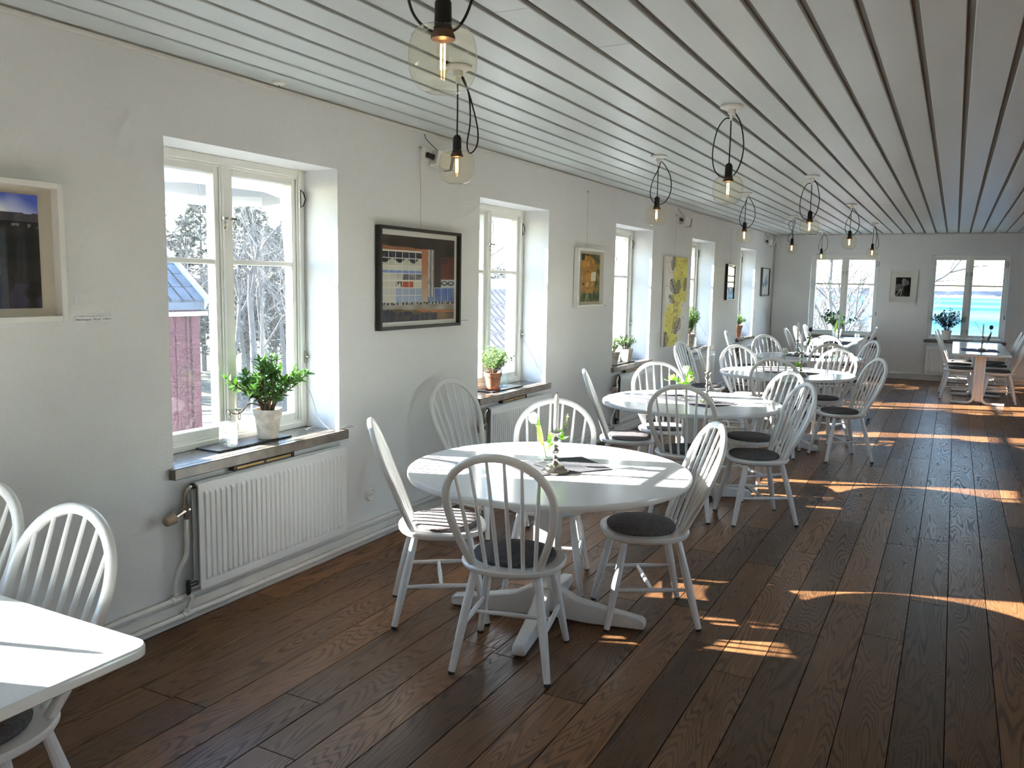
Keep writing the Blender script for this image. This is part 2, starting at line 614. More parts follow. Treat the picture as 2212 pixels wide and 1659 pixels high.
# floor: planks
fl = MB().box((XW, YF, -0.3), (XR, YB, -0.02)).build('floor', 'floor_gap')
tag(fl, 'dark oiled oak plank floor', None, None, 'structure')
PW = 0.1765
rest = MB()
rnd = random.Random(3)
def plank_verts(mbx, x0, x1, y0, y1, top=0.0):
    c = 0.0012
    mbx.loft([[(x0, y0, -0.02), (x1, y0, -0.02), (x1, y1, -0.02), (x0, y1, -0.02)],
              [(x0, y0, top-c), (x1, y0, top-c), (x1, y1, top-c), (x0, y1, top-c)],
              [(x0+c, y0+c, top), (x1-c, y0+c, top), (x1-c, y1-c, top), (x0+c, y1-c, top)]])
k = -13
while True:
    xa = -0.80 + PW*k
    xb = xa + PW
    if xa > XR:
        break
    g = 0.0016
    x0, x1 = max(xa, XW)+g, min(xb, XR)-g
    k += 1
    if x1-x0 < 0.02:
        continue
    y = YF - rnd.uniform(0, 1.6)
    while y < YB:
        L = rnd.choice((1.25, 1.6, 1.85, 1.85, 2.1, 2.1))
        ya, yb = max(y, YF)+g, min(y+L, YB)-g
        y += L
        if yb-ya < 0.03:
            continue
        seen = xa < 1.25 and yb > 1.3 and yb > 1.3 + max(0, (-1.6-xa))*0.45 and xa < 0.09*yb + 0.15
        if seen:
            cx, cyy = (x0+x1)/2, (ya+yb)/2
            m_ = MB()
            plank_verts(m_, x0-cx, x1-cx, ya-cyy, yb-cyy)
            o = m_.build('floor_plank', 'floor', fl, angle=20)
            o.location = (cx, cyy, rnd.uniform(-0.0006, 0.0))
        else:
            plank_verts(rest, x0, x1, ya, yb)
tag(rest.build('remaining_planks', 'floor', fl, angle=20), None, None, None, 'stuff')

# ceiling: boards with open joints over a dark lath
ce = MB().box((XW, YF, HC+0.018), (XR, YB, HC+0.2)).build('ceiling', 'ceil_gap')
tag(ce, 'white board ceiling with dark open joints', None, None, 'structure')
rnd = random.Random(11)
mesh_cache = {}
for k in range(-18, 18):
    gap = lambda q: -0.02 + q*(0.1704 if q < 0 else 0.178)
    xa = gap(k) + 0.0135 if k > -18 else XW+0.012
    xb = gap(k+1) - 0.0135
    x0, x1 = max(xa, XW+0.012), min(xb, XR)
    if x1-x0 < 0.02:
        continue
    y = YF - rnd.uniform(0, 3)
    while y < YB-0.012:
        L = rnd.choice((4.2, 4.8, 5.4))
        ya, yb = max(y, YF)+0.0006, min(y+L, YB-0.012)-0.0006
        y += L
        if yb-ya < 0.05:
            continue
        cx, cyy = (x0+x1)/2, (ya+yb)/2
        w2, l2 = (x1-x0)/2, (yb-ya)/2
        c = 0.003
        key = (round(w2, 3), round(l2, 3))
        if key not in mesh_cache:
            m_ = MB().loft([[(-w2+c, -l2, 0), (w2-c, -l2, 0), (w2-c, l2, 0), (-w2+c, l2, 0)],
                            [(-w2, -l2, c), (w2, -l2, c), (w2, l2, c), (-w2, l2, c)],
                            [(-w2, -l2, 0.020), (w2, -l2, 0.020), (w2, l2, 0.020), (-w2, l2, 0.020)]])
            mesh_cache[key] = m_.mesh('ceiling_board', angle=20)
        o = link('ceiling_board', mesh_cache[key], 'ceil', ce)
        o.location = (cx, cyy, HC + rnd.uniform(0, 0.0012))

# trims
t = MB().box((XW, YF, HC-0.024), (XW+0.010, YB, HC-0.004)).build('trim_1', 'trim', bevel=0.003)
tag(t, 'narrow cream moulding along the top of the left wall', None, None, 'structure')
t = MB().box((XW, YB-0.012, HC-0.03), (XR, YB, HC-0.004)).build('trim_2', 'trim', bevel=0.003)
tag(t, 'narrow moulding along the top of the end wall', None, None, 'structure')
t = MB().box((XW, YF, 0), (XW+0.020, YB, 0.098)).build('baseboard_left', 'trim', bevel=0.004)
tag(t, 'low white baseboard along the left wall', None, None, 'structure')
t = MB().box((XW, YB-0.022, 0), (XR, YB, 0.075)).build('baseboard_back', 'trim', bevel=0.004)
tag(t, 'low white baseboard along the end wall', None, None, 'structure')

# ------------------------------------------------------------------ windows
def win_part(name, mbx, m, parent, bevel=0.003):
    return mbx.build(name, m, parent, bevel=bevel)

def make_window(w, z0, z1, d, label, hooks=True, pulley=True, sill=True, sill_out=0.04):
    """local: x along the wall 0..w, y outward (0 = inner wall face), z up from the floor"""
    root = empty('window', label=label, kind='structure')
    ft = 0.042
    f = MB()
    f.box((0, d, z0), (ft, d+0.10, z1)).box((w-ft, d, z0), (w, d+0.10, z1))
    f.box((ft, d, z1-ft), (w-ft, d+0.10, z1)).box((ft, d, z0), (w-ft, d+0.10, z0+ft*0.8))
    win_part('frame', f, 'frame', root)
    c = w/2
    win_part('centre_post', MB().box((c-0.024, d, z0+ft*0.8), (c+0.024, d+0.10, z1-ft)), 'frame', root)
    bead = MB()
    for a, b in ((ft, c-0.024), (c+0.024, w-ft)):
        bead.box((a, d+0.012, z1-ft-0.012), (b, d+0.022, z1-ft)).box((a, d+0.012, z0+0.036), (b, d+0.022, z0+0.046))
        bead.box((a, d+0.012, z0+0.046), (a+0.01, d+0.022, z1-ft-0.012)).box((b-0.01, d+0.012, z0+0.046), (b, d+0.022, z1-ft-0.012))
    win_part('stop_bead', bead, 'frame', root, 0.002)
    zm = z0 + (z1-z0)*0.641
    for a, b in ((ft+0.004, c-0.028), (c+0.028, w-ft-0.004)):
        zb, zt = z0+0.04, z1-ft-0.004
        s = MB()
        st = 0.034
        y0, y1 = d+0.024, d+0.085
        s.box((a, y0, zb), (a+st, y1, zt)).box((b-st, y0, zb), (b, y1, zt))
        s.box((a+st, y0, zt-0.042), (b-st, y1, zt)).box((a+st, y0, zb), (b-st, y1, zb+0.05))
        so = s.build('sash', 'frame', root, bevel=0.004)
        s2 = MB().box((a+st, y0+0.006, zm-0.014), (b-st, y1-0.006, zm+0.014))
        s2.build('glazing_bar', 'frame', so, bevel=0.004)
        for p0, p1 in ((zb+0.05, zm-0.014), (zm+0.014, zt-0.042)):
            MB().box((a+st-0.004, y0+0.030, p0-0.004), (b-st+0.004, y0+0.034, p1+0.004)).build('pane', 'pane', so)
    if hooks:
        for sx in (-1, 1):
            for hz in (zm+0.22, z0+0.17):
                h = MB()
                x = c+sx*0.030
                h.tube([(x, d+0.004, hz), (x, d-0.018, hz)], 0.006, 6)
                h.obox((x, d-0.018, hz), Vector((1, 0, 0)), Vector((0, 1, 0)), Vector((0, 0, 1)), 0.014, 0.005, 0.006)
                pts = [(x+sx*0.002+0.008*math.sin(a), d-0.020, hz-0.034-0.022*math.cos(a)) for a in [2*PI*i/10 for i in range(10)]]
                h.tube([(x, d-0.02, hz-0.004), (x, d-0.02, hz-0.014)], 0.003, 5)
                h.tube(pts, 0.0028, 5, closed=True)
                h.build('stay_hook', 'chrome', root)
    if pulley:
        x = w-0.028
        q = MB()
        arc = [(x-0.02, d-0.006, z1-0.21), (x-0.02, d-0.006, z1-0.11), (x+0.004, d-0.006, z1-0.125), (x+0.02, d-0.006, z1-0.16), (x+0.004, d-0.006, z1-0.195)]
        q.loft([[(p[0], d, p[2]) for p in arc], [(p[0], d-0.012, p[2]) for p in arc]])
        po = q.build('blind_pulley', 'canopy', root, fix=True)
        MB().tube([(p[0], d-0.013, p[2]) for p in arc], 0.004, 6, closed=True).build('pulley_rim', 'dark', po)
        MB().tube([(x+0.014, d-0.008, z1-0.19), (x+0.014, d-0.006, z0+0.42)], 0.0016, 5).build('blind_cord', 'wire', root)
        q = MB().box((x+0.006, d-0.010, z0+0.38), (x+0.020, d, z0+0.45)).box((x+0.008, d-0.03, z0+0.41), (x+0.018, d-0.01, z0+0.42))
        q.build('cord_cleat', 'chrome', root, bevel=0.002)
    if sill:
        sl = MB().box((0.0, -0.001, z0-0.052), (w, d+0.05, z0)).box((-0.03, -sill_out, z0-0.052), (w+0.04, -0.001, z0))
        sl.build('sill', 'stone', root, bevel=0.004)
    return root

WL = ['cream two-sash window beside the camera, out of view on the left', 'cream two-sash window by the near rectangular table',
      'large nearest cream window with the jade plant on its sill', 'second cream window along the wall, terracotta pot on its sill',
      'third cream window along the wall, two clay pots on its sill', 'fourth cream window along the wall, tall bushy plant on its sill',
      'fifth and last cream window before the corner, small plant on its sill']
n = 0
for i, (a, b) in enumerate(WY):
    w_ = make_window(b-a, ZS, ZT, 0.240, WL[i], hooks=i > 1, pulley=i > 1)
    w_.name = 'window_%d' % (i+1)
    w_.location = (XW, a, 0)
    w_.rotation_euler = (0, 0, PI/2)
for i, (a, b) in enumerate(BW):
    w_ = make_window(b-a, 0.727, 2.205, 0.10, ['end-wall window on the left, showing bare trees', 'end-wall window on the right, showing the blue sea'][i], True, True, True, 0.03)
    w_.name = 'window_%d' % (i+8)
    w_.location = (a, YB, 0)
for i, (a, b) in enumerate(RW):
    w_ = make_window(b-a, ZS, ZT, 0.2, 'cream two-sash window added in the right wall for daylight, out of view', False, False)
    w_.name = 'window_%d' % (i+10)
    w_['group'] = 'added windows of the right wall'
    w_.location = (XR, b, 0)
    w_.rotation_euler = (0, 0, -PI/2)
# ------------------------------------------------------------------ chairs
CW0, CW1, CZM, CZT = 0.152, 0.235, 0.755, 0.962
def hoop_w(z):
    if z <= CZM:
        t = (z-0.44)/(CZM-0.44)
        return CW0 + (CW1-CW0)*math.sin(t*PI/2)
    return CW1*math.sqrt(max(0.0, 1-((z-CZM)/(CZT-CZM))**2))
def hoop_y(z):
    return -0.135 - (z-0.45)*0.40

def seat_ring(k, z, n=40):
    out = []
    for i in range(n):
        a = 2*PI*i/n
        cx, sy = sq(a, 0.84)
        wid = 0.222 + 0.010*sy
        out.append((cx*wid*k, 0.012 + sy*0.212*k, z))
    return out

def cushion_ring(k, z, n=32):
    out = []
    for i in range(n):
        a = 2*PI*i/n
        cx, sy = sq(a, 0.92)
        out.append((cx*0.178*k, 0.028+sy*0.165*k, z))
    return out

def make_chair(name, felt='felt'):
    root = empty(name)
    s = MB().loft([seat_ring(0.86, 0.413), seat_ring(0.97, 0.424), seat_ring(1.0, 0.434), seat_ring(1.0, 0.444), seat_ring(0.975, 0.450), seat_ring(0.5, 0.447)])
    s.build('seat', 'white', root, angle=40)
    if felt:
        c = MB().loft([cushion_ring(0.97, 0.449), cushion_ring(1.0, 0.456), cushion_ring(1.0, 0.464), cushion_ring(0.96, 0.471), cushion_ring(0.6, 0.474)])
        tag(c.build('seat_cushion', felt, root, angle=50), 'dark grey felt seat pad')
    # hoop
    pts = []
    for i in range(9):
        z = 0.44 + (CZM-0.44)*i/9
        pts.append((hoop_w(z), z))
    for i in range(13):
        a = PI/2*i/12
        pts.append((CW1*math.cos(a), CZM+(CZT-CZM)*math.sin(a)))
    full = [(x, z) for x, z in pts] + [(-x, z) for x, z in reversed(pts[:-1])]
    tilt = Vector((0, -0.40, 1)).normalized()
    nrm = Vector((0, 1, 0.40)).normalized()
    P = [Vector((x, hoop_y(z), z)) for x, z in full]
    rings = []
    sec = [(-0.0155, -0.007), (-0.0115, -0.0115), (0.0115, -0.0115), (0.0155, -0.007), (0.0155, 0.007), (0.0115, 0.0115), (-0.0115, 0.0115), (-0.0155, 0.007)]
    for i, p in enumerate(P):
        t = (P[min(i+1, len(P)-1)]-P[max(i-1, 0)]).normalized()
        rad = nrm.cross(t).normalized()
        rings.append([p - rad*0.0155 + rad*a + nrm*b for a, b in sec])
    MB().loft(rings).build('back_hoop', 'white', root, angle=50, fix=True)
    for xb, xt in ((-0.128, -0.170), (-0.078, -0.104), (-0.026, -0.035), (0.026, 0.035), (0.078, 0.104), (0.128, 0.170)):
        zt = CZM + (CZT-CZM)*math.sqrt(1-(xt/CW1)**2) - 0.020
        yb = -0.158 + abs(xb)*0.12
        a = Vector((xb, yb, 0.44))
        b = Vector((xt, hoop_y(zt), zt))
        MB().tube([a, a.lerp(b, 0.35), a.lerp(b, 0.7), b], [0.0085, 0.0095, 0.008, 0.0065], 7).build('spindle', 'white', root)
    feet = {}
    for sx in (-1, 1):
        for sy in (-1, 1):
            a = Vector((sx*0.135, 0.005+sy*0.125, 0.425))
            b = Vector((sx*0.202, 0.0+sy*0.218, 0.012))
            lg = MB().tube([a, a.lerp(b, 0.4), a.lerp(b, 0.55), b], [0.0155, 0.0195, 0.0195, 0.0145], 10).build('leg', 'white', root)
            MB().tube([b, Vector((b.x+sx*0.001, b.y+sy*0.001, 0.0))], 0.0135, 10).build('glide', 'glide', lg)
            feet[(sx, sy)] = (a, b)
    zs = 0.19
    ends = {}
    for sx in (-1, 1):
        p = []
        for sy in (-1, 1):
            a, b = feet[(sx, sy)]
            t = (a.z-zs)/(a.z-b.z)
            p.append(a.lerp(b, t))
        m = (p[0]+p[1])/2
        MB().tube([p[0], p[0].lerp(m, 0.5), m, p[1].lerp(m, 0.5), p[1]], [0.008, 0.0105, 0.0125, 0.0105, 0.008], 8).build('stretcher', 'white', root)
        ends[sx] = m
    MB().tube([ends[-1], ends[-1].lerp(ends[1], 0.5), ends[1]], [0.008, 0.0115, 0.008], 8).build('stretcher', 'white', root)
    return root

G1, G2, G3, G4 = 'chairs around the first round table', 'chairs around the second round table', 'chairs around the third round table', 'chairs around the fourth round table'
GB, GR, G0, GW = 'chairs at the window table on the left', 'chairs at the window table on the right', 'chairs at the near rectangular table', 'chairs standing against the left wall'
def by_hoop(hx, hy, head):
    u = Vector((math.cos(math.radians(head)), math.sin(math.radians(head))))
    return (hx+0.33*u.x, hy+0.33*u.y, head)
CH = [
 # x, y, heading (deg), cushion, label, group
 (-1.591, 3.084, 104, 0, 'white spindle-back chair with its back to the camera, nearest of the first round table', G1),
 (-2.14, 3.35, 35, 1, 'sunlit white spindle-back chair on the left of the first round table, seen edge-on', G1),
 (-1.25, 3.81, 211, 0, 'white spindle-back chair on the right of the first round table, dark pad in full view', G1),
 (-1.85, 3.975, -71, 0, 'white spindle-back chair behind the first round table, hoop rising behind its candle', G1),
 (*by_hoop(-2.97, 4.74, -12), 0, 'white spindle-back chair against the wall below the black-framed picture', GW),
 (*by_hoop(-2.40, 5.93, 21), 1, 'white spindle-back chair on the left of the second round table, seen edge-on', G2),
 (*by_hoop(-1.56, 5.39, 97), 0, 'white spindle-back chair with its back to the camera at the second round table', G2),
 (-1.13, 5.845, 212, 0, 'nearer of the two white chairs on the right of the second round table', G2),
 (*by_hoop(-1.08, 6.76, 227), 0, 'farther of the two white chairs on the right of the second round table', G2),
 (*by_hoop(-2.12, 6.77, -57), 1, 'white spindle-back chair behind the second round table, beside the wall', G2),
 (*by_hoop(-2.82, 9.6, -8), 0, 'white spindle-back chair against the wall below the yellow painting', GW),
 (*by_hoop(-2.29, 8.49, 15), 0, 'white spindle-back chair left of the third round table, behind the second candle', G3),
 (*by_hoop(-1.98, 9.32, -48), 1, 'white spindle-back chair at the back left of the third round table', G3),
 (*by_hoop(-1.43, 7.95, 92), 0, 'shaded white spindle-back chair with its back to the camera at the third round table', G3),
 (-0.86, 8.37, 211, 0, 'white spindle-back chair on the aisle side of the third round table', G3),
 (*by_hoop(-1.14, 9.47, 250), 0, 'brightly sunlit white chair at the back right of the third round table', G3),
 (*by_hoop(-1.27, 10.45, 108), 0, 'shaded white chair with its back to the camera at the fourth round table', G4),
 (*by_hoop(-1.5, 12.05, 268), 0, 'white chair on the far side of the fourth round table, facing the camera', G4),
 (*by_hoop(-2.2, 11.6, -43), 0, 'white chair at the back left of the fourth round table, near the wall', G4),
 (*by_hoop(-0.87, 11.32, 212), 0, 'white chair on the aisle side of the fourth round table', G4),
 (*by_hoop(-2.93, 12.3, 8), 0, 'white spindle-back chair against the wall left of the last window', GW),
 (*by_hoop(-2.33, 13.75, 0), 0, 'nearest of the three white chairs on the wall side of the left window table', GB),
 (*by_hoop(-2.33, 14.6, 0), 0, 'middle of the three white chairs on the wall side of the left window table', GB),
 (*by_hoop(-2.28, 15.32, 0), 0, 'farthest of the three white chairs on the wall side of the left window table', GB),
 (*by_hoop(-1.10, 13.5, 180), 0, 'nearest of the three white chairs on the aisle side of the left window table', GB),
 (*by_hoop(-1.06, 14.3, 180), 0, 'middle of the three white chairs on the aisle side of the left window table', GB),
 (*by_hoop(-1.12, 15.3, 180), 0, 'farthest of the three white chairs on the aisle side of the left window table', GB),
 (0.13, 14.0, 0, 0, 'nearest white chair on the left side of the right window table', GR),
 (0.11, 14.76, 0, 0, 'middle white chair on the left side of the right window table', GR),
 (0.13, 15.41, 0, 0, 'farthest white chair on the left side of the right window table', GR),
 (0.65, 13.78, 180, 0, 'nearest white chair on the right side of the right window table', GR),
 (0.65, 14.76, 180, 0, 'middle white chair on the right side of the right window table', GR),
 (0.65, 15.41, 180, 0, 'farthest white chair on the right side of the right window table', GR),
 (-2.195, 1.165, -92, 0, 'white spindle-back chair at the near rectangular table in the lower left corner', G0),
 (-2.665, 1.20, -92, 0, 'white spindle-back chair cut off by the left edge of the picture', G0),
]
TC = {G1: (-1.653, 3.550), G2: (-1.722, 6.226), G3: (-1.475, 8.900), G4: (-1.610, 11.130)}
def clear_of_table(x, y, grp):
    if grp in TC:                      # backs stay outside the table edge
        cx, cyy = TC[grp]
        d = math.hypot(x-cx, y-cyy)
        if d < 0.485:
            x, y = cx+(x-cx)/d*0.485, cyy+(y-cyy)/d*0.485
    return x, y
protoA = make_chair('spindle_back_chair', 'felt')
protoB = make_chair('spindle_back_chair', 'felt2')
usedA = usedB = False
for x, y, hd, cush, lab, grp in CH:
    if cush:
        o = protoB if not usedB else copy_tree(protoB)
        usedB = True
    else:
        o = protoA if not usedA else copy_tree(protoA)
        usedA = True
    x, y = clear_of_table(x, y, grp)
    place(o, (x, y, 0), math.radians(hd-90), lab, 'chair', grp)

# ------------------------------------------------------------------ tables
def make_round_table(name, foot_ang):
    root = empty(name)
    def ring(r, z, n=72):
        out = []
        for i in range(n):
            cx, sy = sq(2*PI*i/n, 0.97)
            out.append((cx*r, sy*r, z))
        return out
    MB().loft([ring(0.648, 0.703), ring(0.663, 0.707), ring(0.667, 0.713), ring(0.667, 0.729), ring(0.6655, 0.7335), ring(0.661, 0.7355), ring(0.648, 0.7355)]).build('tabletop', 'tabletop', root, angle=40)
    br = MB()
    for a in (foot_ang, foot_ang+90):
        ax = Vector((math.cos(math.radians(a)), math.sin(math.radians(a)), 0))
        ay = Vector((-ax.y, ax.x, 0))
        br.obox((0, 0, 0.683), ax, ay, Vector((0, 0, 1)), 0.36, 0.035, 0.02)
    br.build('top_brace', 'white', root, bevel=0.004)
    a = math.radians(foot_ang)
    ax, ay = Vector((math.cos(a), math.sin(a), 0)), Vector((-math.sin(a), math.cos(a), 0))
    col = MB()
    col.obox((0, 0, 0.3665), ax, ay, Vector((0, 0, 1)), 0.058, 0.058, 0.3165)
    col.build('pedestal', 'white', root, bevel=0.008, bseg=2)
    for k in range(4):
        a = math.radians(foot_ang+90*k)
        ax, ay = Vector((math.cos(a), math.sin(a), 0)), Vector((-math.sin(a), math.cos(a), 0))
        prof = [(0.05, 0.015), (0.20, 0.004), (0.475, 0.004), (0.485, 0.014), (0.485, 0.042), (0.470, 0.056), (0.30, 0.082), (0.15, 0.112), (0.09, 0.145), (0.05, 0.160)]
        hw = [0.034, 0.034, 0.028, 0.028, 0.028, 0.028, 0.031, 0.034, 0.034, 0.034]
        L = [ax*p + ay*h + Vector((0, 0, z)) for (p, z), h in zip(prof, hw)]
        R_ = [ax*p - ay*h + Vector((0, 0, z)) for (p, z), h in zip(prof, hw)]
        f = MB().loft([L, R_])
        f.build('foot', 'white', root, bevel=0.006, fix=True)
    return root
GT = 'round pedestal tables along the left wall'
TB = [(TC[G1], 11, 'nearest round white pedestal table with silver candlestick and single tulip'),
      (TC[G2], 24, 'second round white pedestal table from the camera, tulip in a round vase'),
      (TC[G3], 51, 'third round white pedestal table from the camera, tulip in a bottle vase'),
      (TC[G4], 79, 'fourth and farthest round white pedestal table')]
for (x, y), fa, lab in TB:
    tb = make_round_table('round_table', fa)
    place(tb, (x, y, 0), 0, lab, 'table', GT)

def make_rect_table(name, w, l, legs, rad=0.03):
    """origin at the centre on the floor, long side along local y"""
    root = empty(name)
    def ring(k, z):
        out = []
        for cx, cy_, a0 in ((w/2-rad, l/2-rad, 0), (-w/2+rad, l/2-rad, 90), (-w/2+rad, -l/2+rad, 180), (w/2-rad, -l/2+rad, 270)):
            for i in range(6):
                a = math.radians(a0+90*i/5)
                out.append((cx+(rad-k)*math.cos(a), cy_+(rad-k)*math.sin(a), z))
        return out
    MB().loft([ring(0.006, 0.705), ring(0, 0.710), ring(0, 0.730), ring(0.004, 0.7355), ring(0.016, 0.7355)]).build('tabletop', 'tabletop', root, angle=40)
    for ly in legs:
        MB().box((-w*0.36, ly-0.03, 0.679), (w*0.36, ly+0.03, 0.705)).build('cross_rail', 'white', root, bevel=0.003)
        p = MB().box((-0.035, ly-0.012, 0.05), (0.035, ly+0.012, 0.679))
        p.build('post_panel', 'white', root, bevel=0.003)
        for sx in (-1, 1):
            path = [(sx*0.052, ly, 0.679), (sx*0.052, ly, 0.11)]
            for i in range(1, 7):
                a = PI/2*i/6
                path.append((sx*(0.052+0.09*(1-math.cos(a))), ly, 0.11-0.09*math.sin(a)))
            path.append((sx*w*0.46, ly, 0.020))
            MB().tube(path, 0.020, 10).build('tubular_leg', 'white', root, angle=60)
    return root
RG = 'rectangular white tables'
tb = make_rect_table('rectangular_table', 0.72, 1.64, (-0.52, 0.53))
place(tb, (0.385, 13.93, 0), 0, 'white rectangular table before the sea window, blue mat on it', 'table', RG)
tb = make_rect_table('rectangular_table', 0.72, 1.30, (-0.35, 0.35))
place(tb, (0.385, 15.415, 0), 0, 'white rectangular table pushed against the sea window sill', 'table', RG)
tb = make_rect_table('rectangular_table', 0.74, 2.75, (-1.0, 1.0))
place(tb, (-1.72, 14.63, 0), 0, 'long white table under the end-wall window on the left', 'table', RG)
tb = make_rect_table('rectangular_table', 0.82, 1.33, (-0.40, 0.40), 0.045)
place(tb, (-2.325, 0.905, 0), math.radians(90), 'white rectangular table in the lower left corner, bright in the sun', 'table', RG)

# ------------------------------------------------------------------ radiators and pipes
def make_radiator(name, w, h, ribs, valve=True):
    """local: x along wall 0..w, y into the room negative (wall at y=0), z from 0"""
    root = empty(name)
    b = MB().box((0, -0.085, 0.0), (w, -0.078, h))
    b.build('front_panel', 'rad', root, bevel=0.003)
    rb = MB()
    m0, m1 = 0.028, 0.040
    p = (w-2*m0)/ribs
    for i in range(ribs):
        x0, x1 = m0+p*i+p*0.12, m0+p*(i+1)-p*0.12
        rb.loft([[(x0, -0.0849, m1), (x1, -0.0849, m1), (x1, -0.0849, h-m1), (x0, -0.0849, h-m1)],
                 [(x0+p*0.13, -0.093, m1+0.016), (x1-p*0.13, -0.093, m1+0.016), (x1-p*0.13, -0.093, h-m1-0.016), (x0+p*0.13, -0.093, h-m1-0.016)]])
    rb.build('pressed_ribs', 'rad', root, angle=25, fix=True)
    MB().box((0.004, -0.042, 0.0), (w-0.004, -0.036, h)).box((0.01, -0.078, h-0.02), (w-0.01, -0.042, h-0.014)).box((0.01, -0.078, 0.014), (w-0.01, -0.042, 0.02)).build('rear_panel', 'rad', root)
    MB().box((0.15, -0.036, 0.08), (0.19, -0.001, h-0.05)).box((w-0.19, -0.036, 0.08), (w-0.15, -0.001, h-0.05)).build('wall_bracket', 'rad', root)
    if valve:
        z1 = h-0.055
        MB().tube(spline([(0.0, -0.06, z1+0.045), (-0.025, -0.06, z1+0.043), (-0.048, -0.06, z1+0.02), (-0.052, -0.06, z1-0.02), (-0.052, -0.06, z1-0.05)], 5), 0.0085, 8).build('valve_bend', 'chrome', root)
        MB().tube([(0.0, -0.06, z1+0.045), (-0.014, -0.06, z1+0.045)], 0.015, 8).build('union_nut', 'dark', root)
        MB().tube([(-0.052, -0.06, z1-0.03), (-0.052, -0.06, z1-0.10)], 0.013, 8).tube([(-0.03, -0.06, z1-0.06), (-0.052, -0.06, z1-0.06), (-0.10, -0.062, z1-0.075), (-0.115, -0.062, z1-0.08)], [0.009, 0.011, 0.011, 0.013], 8).build('valve_body', 'chrome', root)
        kn = MB()
        ax = Vector((-1, -0.02, -0.18)).normalized()
        base = Vector((-0.112, -0.062, z1-0.079))
        prof = [(0.012, 0.0), (0.024, 0.006), (0.024, 0.012), (0.022, 0.045), (0.018, 0.056), (0.010, 0.058)]
        q = ax.to_track_quat('Z', 'Y')
        rings = []
        for r, z in prof:
            rings.append([base + q @ Vector((r*(1+0.05*(i % 2))*math.cos(2*PI*i/20), r*(1+0.05*(i % 2))*math.sin(2*PI*i/20), z)) for i in range(20)])
        kn.loft(rings)
        kn.build('thermostat_knob', 'knob', root, fix=True)
        zf = -0.155+0.13          # down to the floor pipes (root sits 0.155 above the floor)
        MB().tube(spline([(-0.052, -0.06, z1-0.10), (-0.052, -0.06, 0.30), (-0.054, -0.058, 0.19), (-0.085, -0.045, 0.12), (-0.098, -0.03, 0.06), (-0.098, -0.028, zf)], 6), 0.0105, 8).build('supply_pipe', 'pipe', root)
        MB().tube([(0.0, -0.06, 0.035), (-0.045, -0.06, 0.035)], 0.011, 8).tube([(-0.05, -0.06, 0.06), (-0.05, -0.06, -0.005)], 0.011, 8).build('return_valve', 'dark', root)
        MB().tube(spline([(-0.05, -0.06, 0.0), (-0.035, -0.058, -0.03), (-0.045, -0.05, -0.065), (-0.052, -0.046, -0.100)], 5), 0.011, 8).build('return_pipe', 'pipe', root)
    return root
RADL = {1: 'white ribbed radiator under the near window, mostly out of view', 2: 'large white ribbed radiator under the window with the jade plant', 3: 'white ribbed radiator under the second window, behind the first round table',
        4: 'white ribbed radiator under the third window', 5: 'white ribbed radiator under the fourth window', 6: 'white ribbed radiator under the last side window'}
for i in range(1, 7):
    a = WY[i][0]
    r = make_radiator('radiator', 1.07, 0.51, 31)
    place(r, (XW, a+0.06, 0.155), PI/2, RADL[i], 'radiator', 'radiators under the windows')
for i, (x, wd, lab) in enumerate(((-2.3, 1.0, 'white ribbed radiator under the end-wall window on the left'), (-0.38, 1.1, 'white ribbed radiator under the sea window, behind the chairs'))):
    r = make_radiator('radiator', wd, 0.50, 29, False)
    place(r, (x, YB, 0.11), 0, lab, 'radiator', 'radiators under the windows')
kn = MB().tube([(-1.30, YB-0.06, 0.55), (-1.26, YB-0.06, 0.55), (-1.255, YB-0.06, 0.55), (-1.20, YB-0.06, 0.55)], [0.014, 0.014, 0.026, 0.024], 12)
tag(kn.build('radiator_valve', 'dark'), 'dark thermostat valve sticking out beside the left window table', 'valve')
for nm, x, z, lab in (('heating_pipe', XW+0.030, 0.132, 'upper white heating pipe running along the foot of the left wall'), ('heating_pipe', XW+0.046, 0.052, 'lower white heating pipe running along the foot of the left wall')):
    p = empty(nm, (0, 0, 0), 0, lab, 'pipe', 'heating pipes along the left wall')
    MB().tube([(x, YF, z), (x, 4, z), (x, 10, z), (x, YB-0.03, z)], 0.0125, 10).build('pipe_run', 'pipe', p)
    for (a, b) in WY[1:]:
        yy = a + 0.06 - (0.098 if z > 0.1 else 0.052)
        MB().tube([(x, yy-0.026, z), (x, yy+0.026, z)], 0.0165, 10).tube([(x, yy, z), (x+(-0.001 if z > 0.1 else 0.0), yy, z+0.03)], 0.0135, 10).build('tee_joint', 'pipe', p)
        for q in (0.5, 1.7):
            MB().box((x-0.004, a+q, z-0.0155), (x+0.006, a+q+0.012, z+0.0155)).box((XW+0.001, a+q+0.004, z-0.004), (x, a+q+0.010, z+0.004)).build('pipe_clip', 'pipe', p)
p = MB().tube([(XW+0.05, YB-0.045, 0.10), (0, YB-0.045, 0.10), (XR-0.02, YB-0.045, 0.10)], 0.0125, 10)
tag(p.build('heating_pipe', 'pipe'), 'white heating pipe along the foot of the end wall', 'pipe')
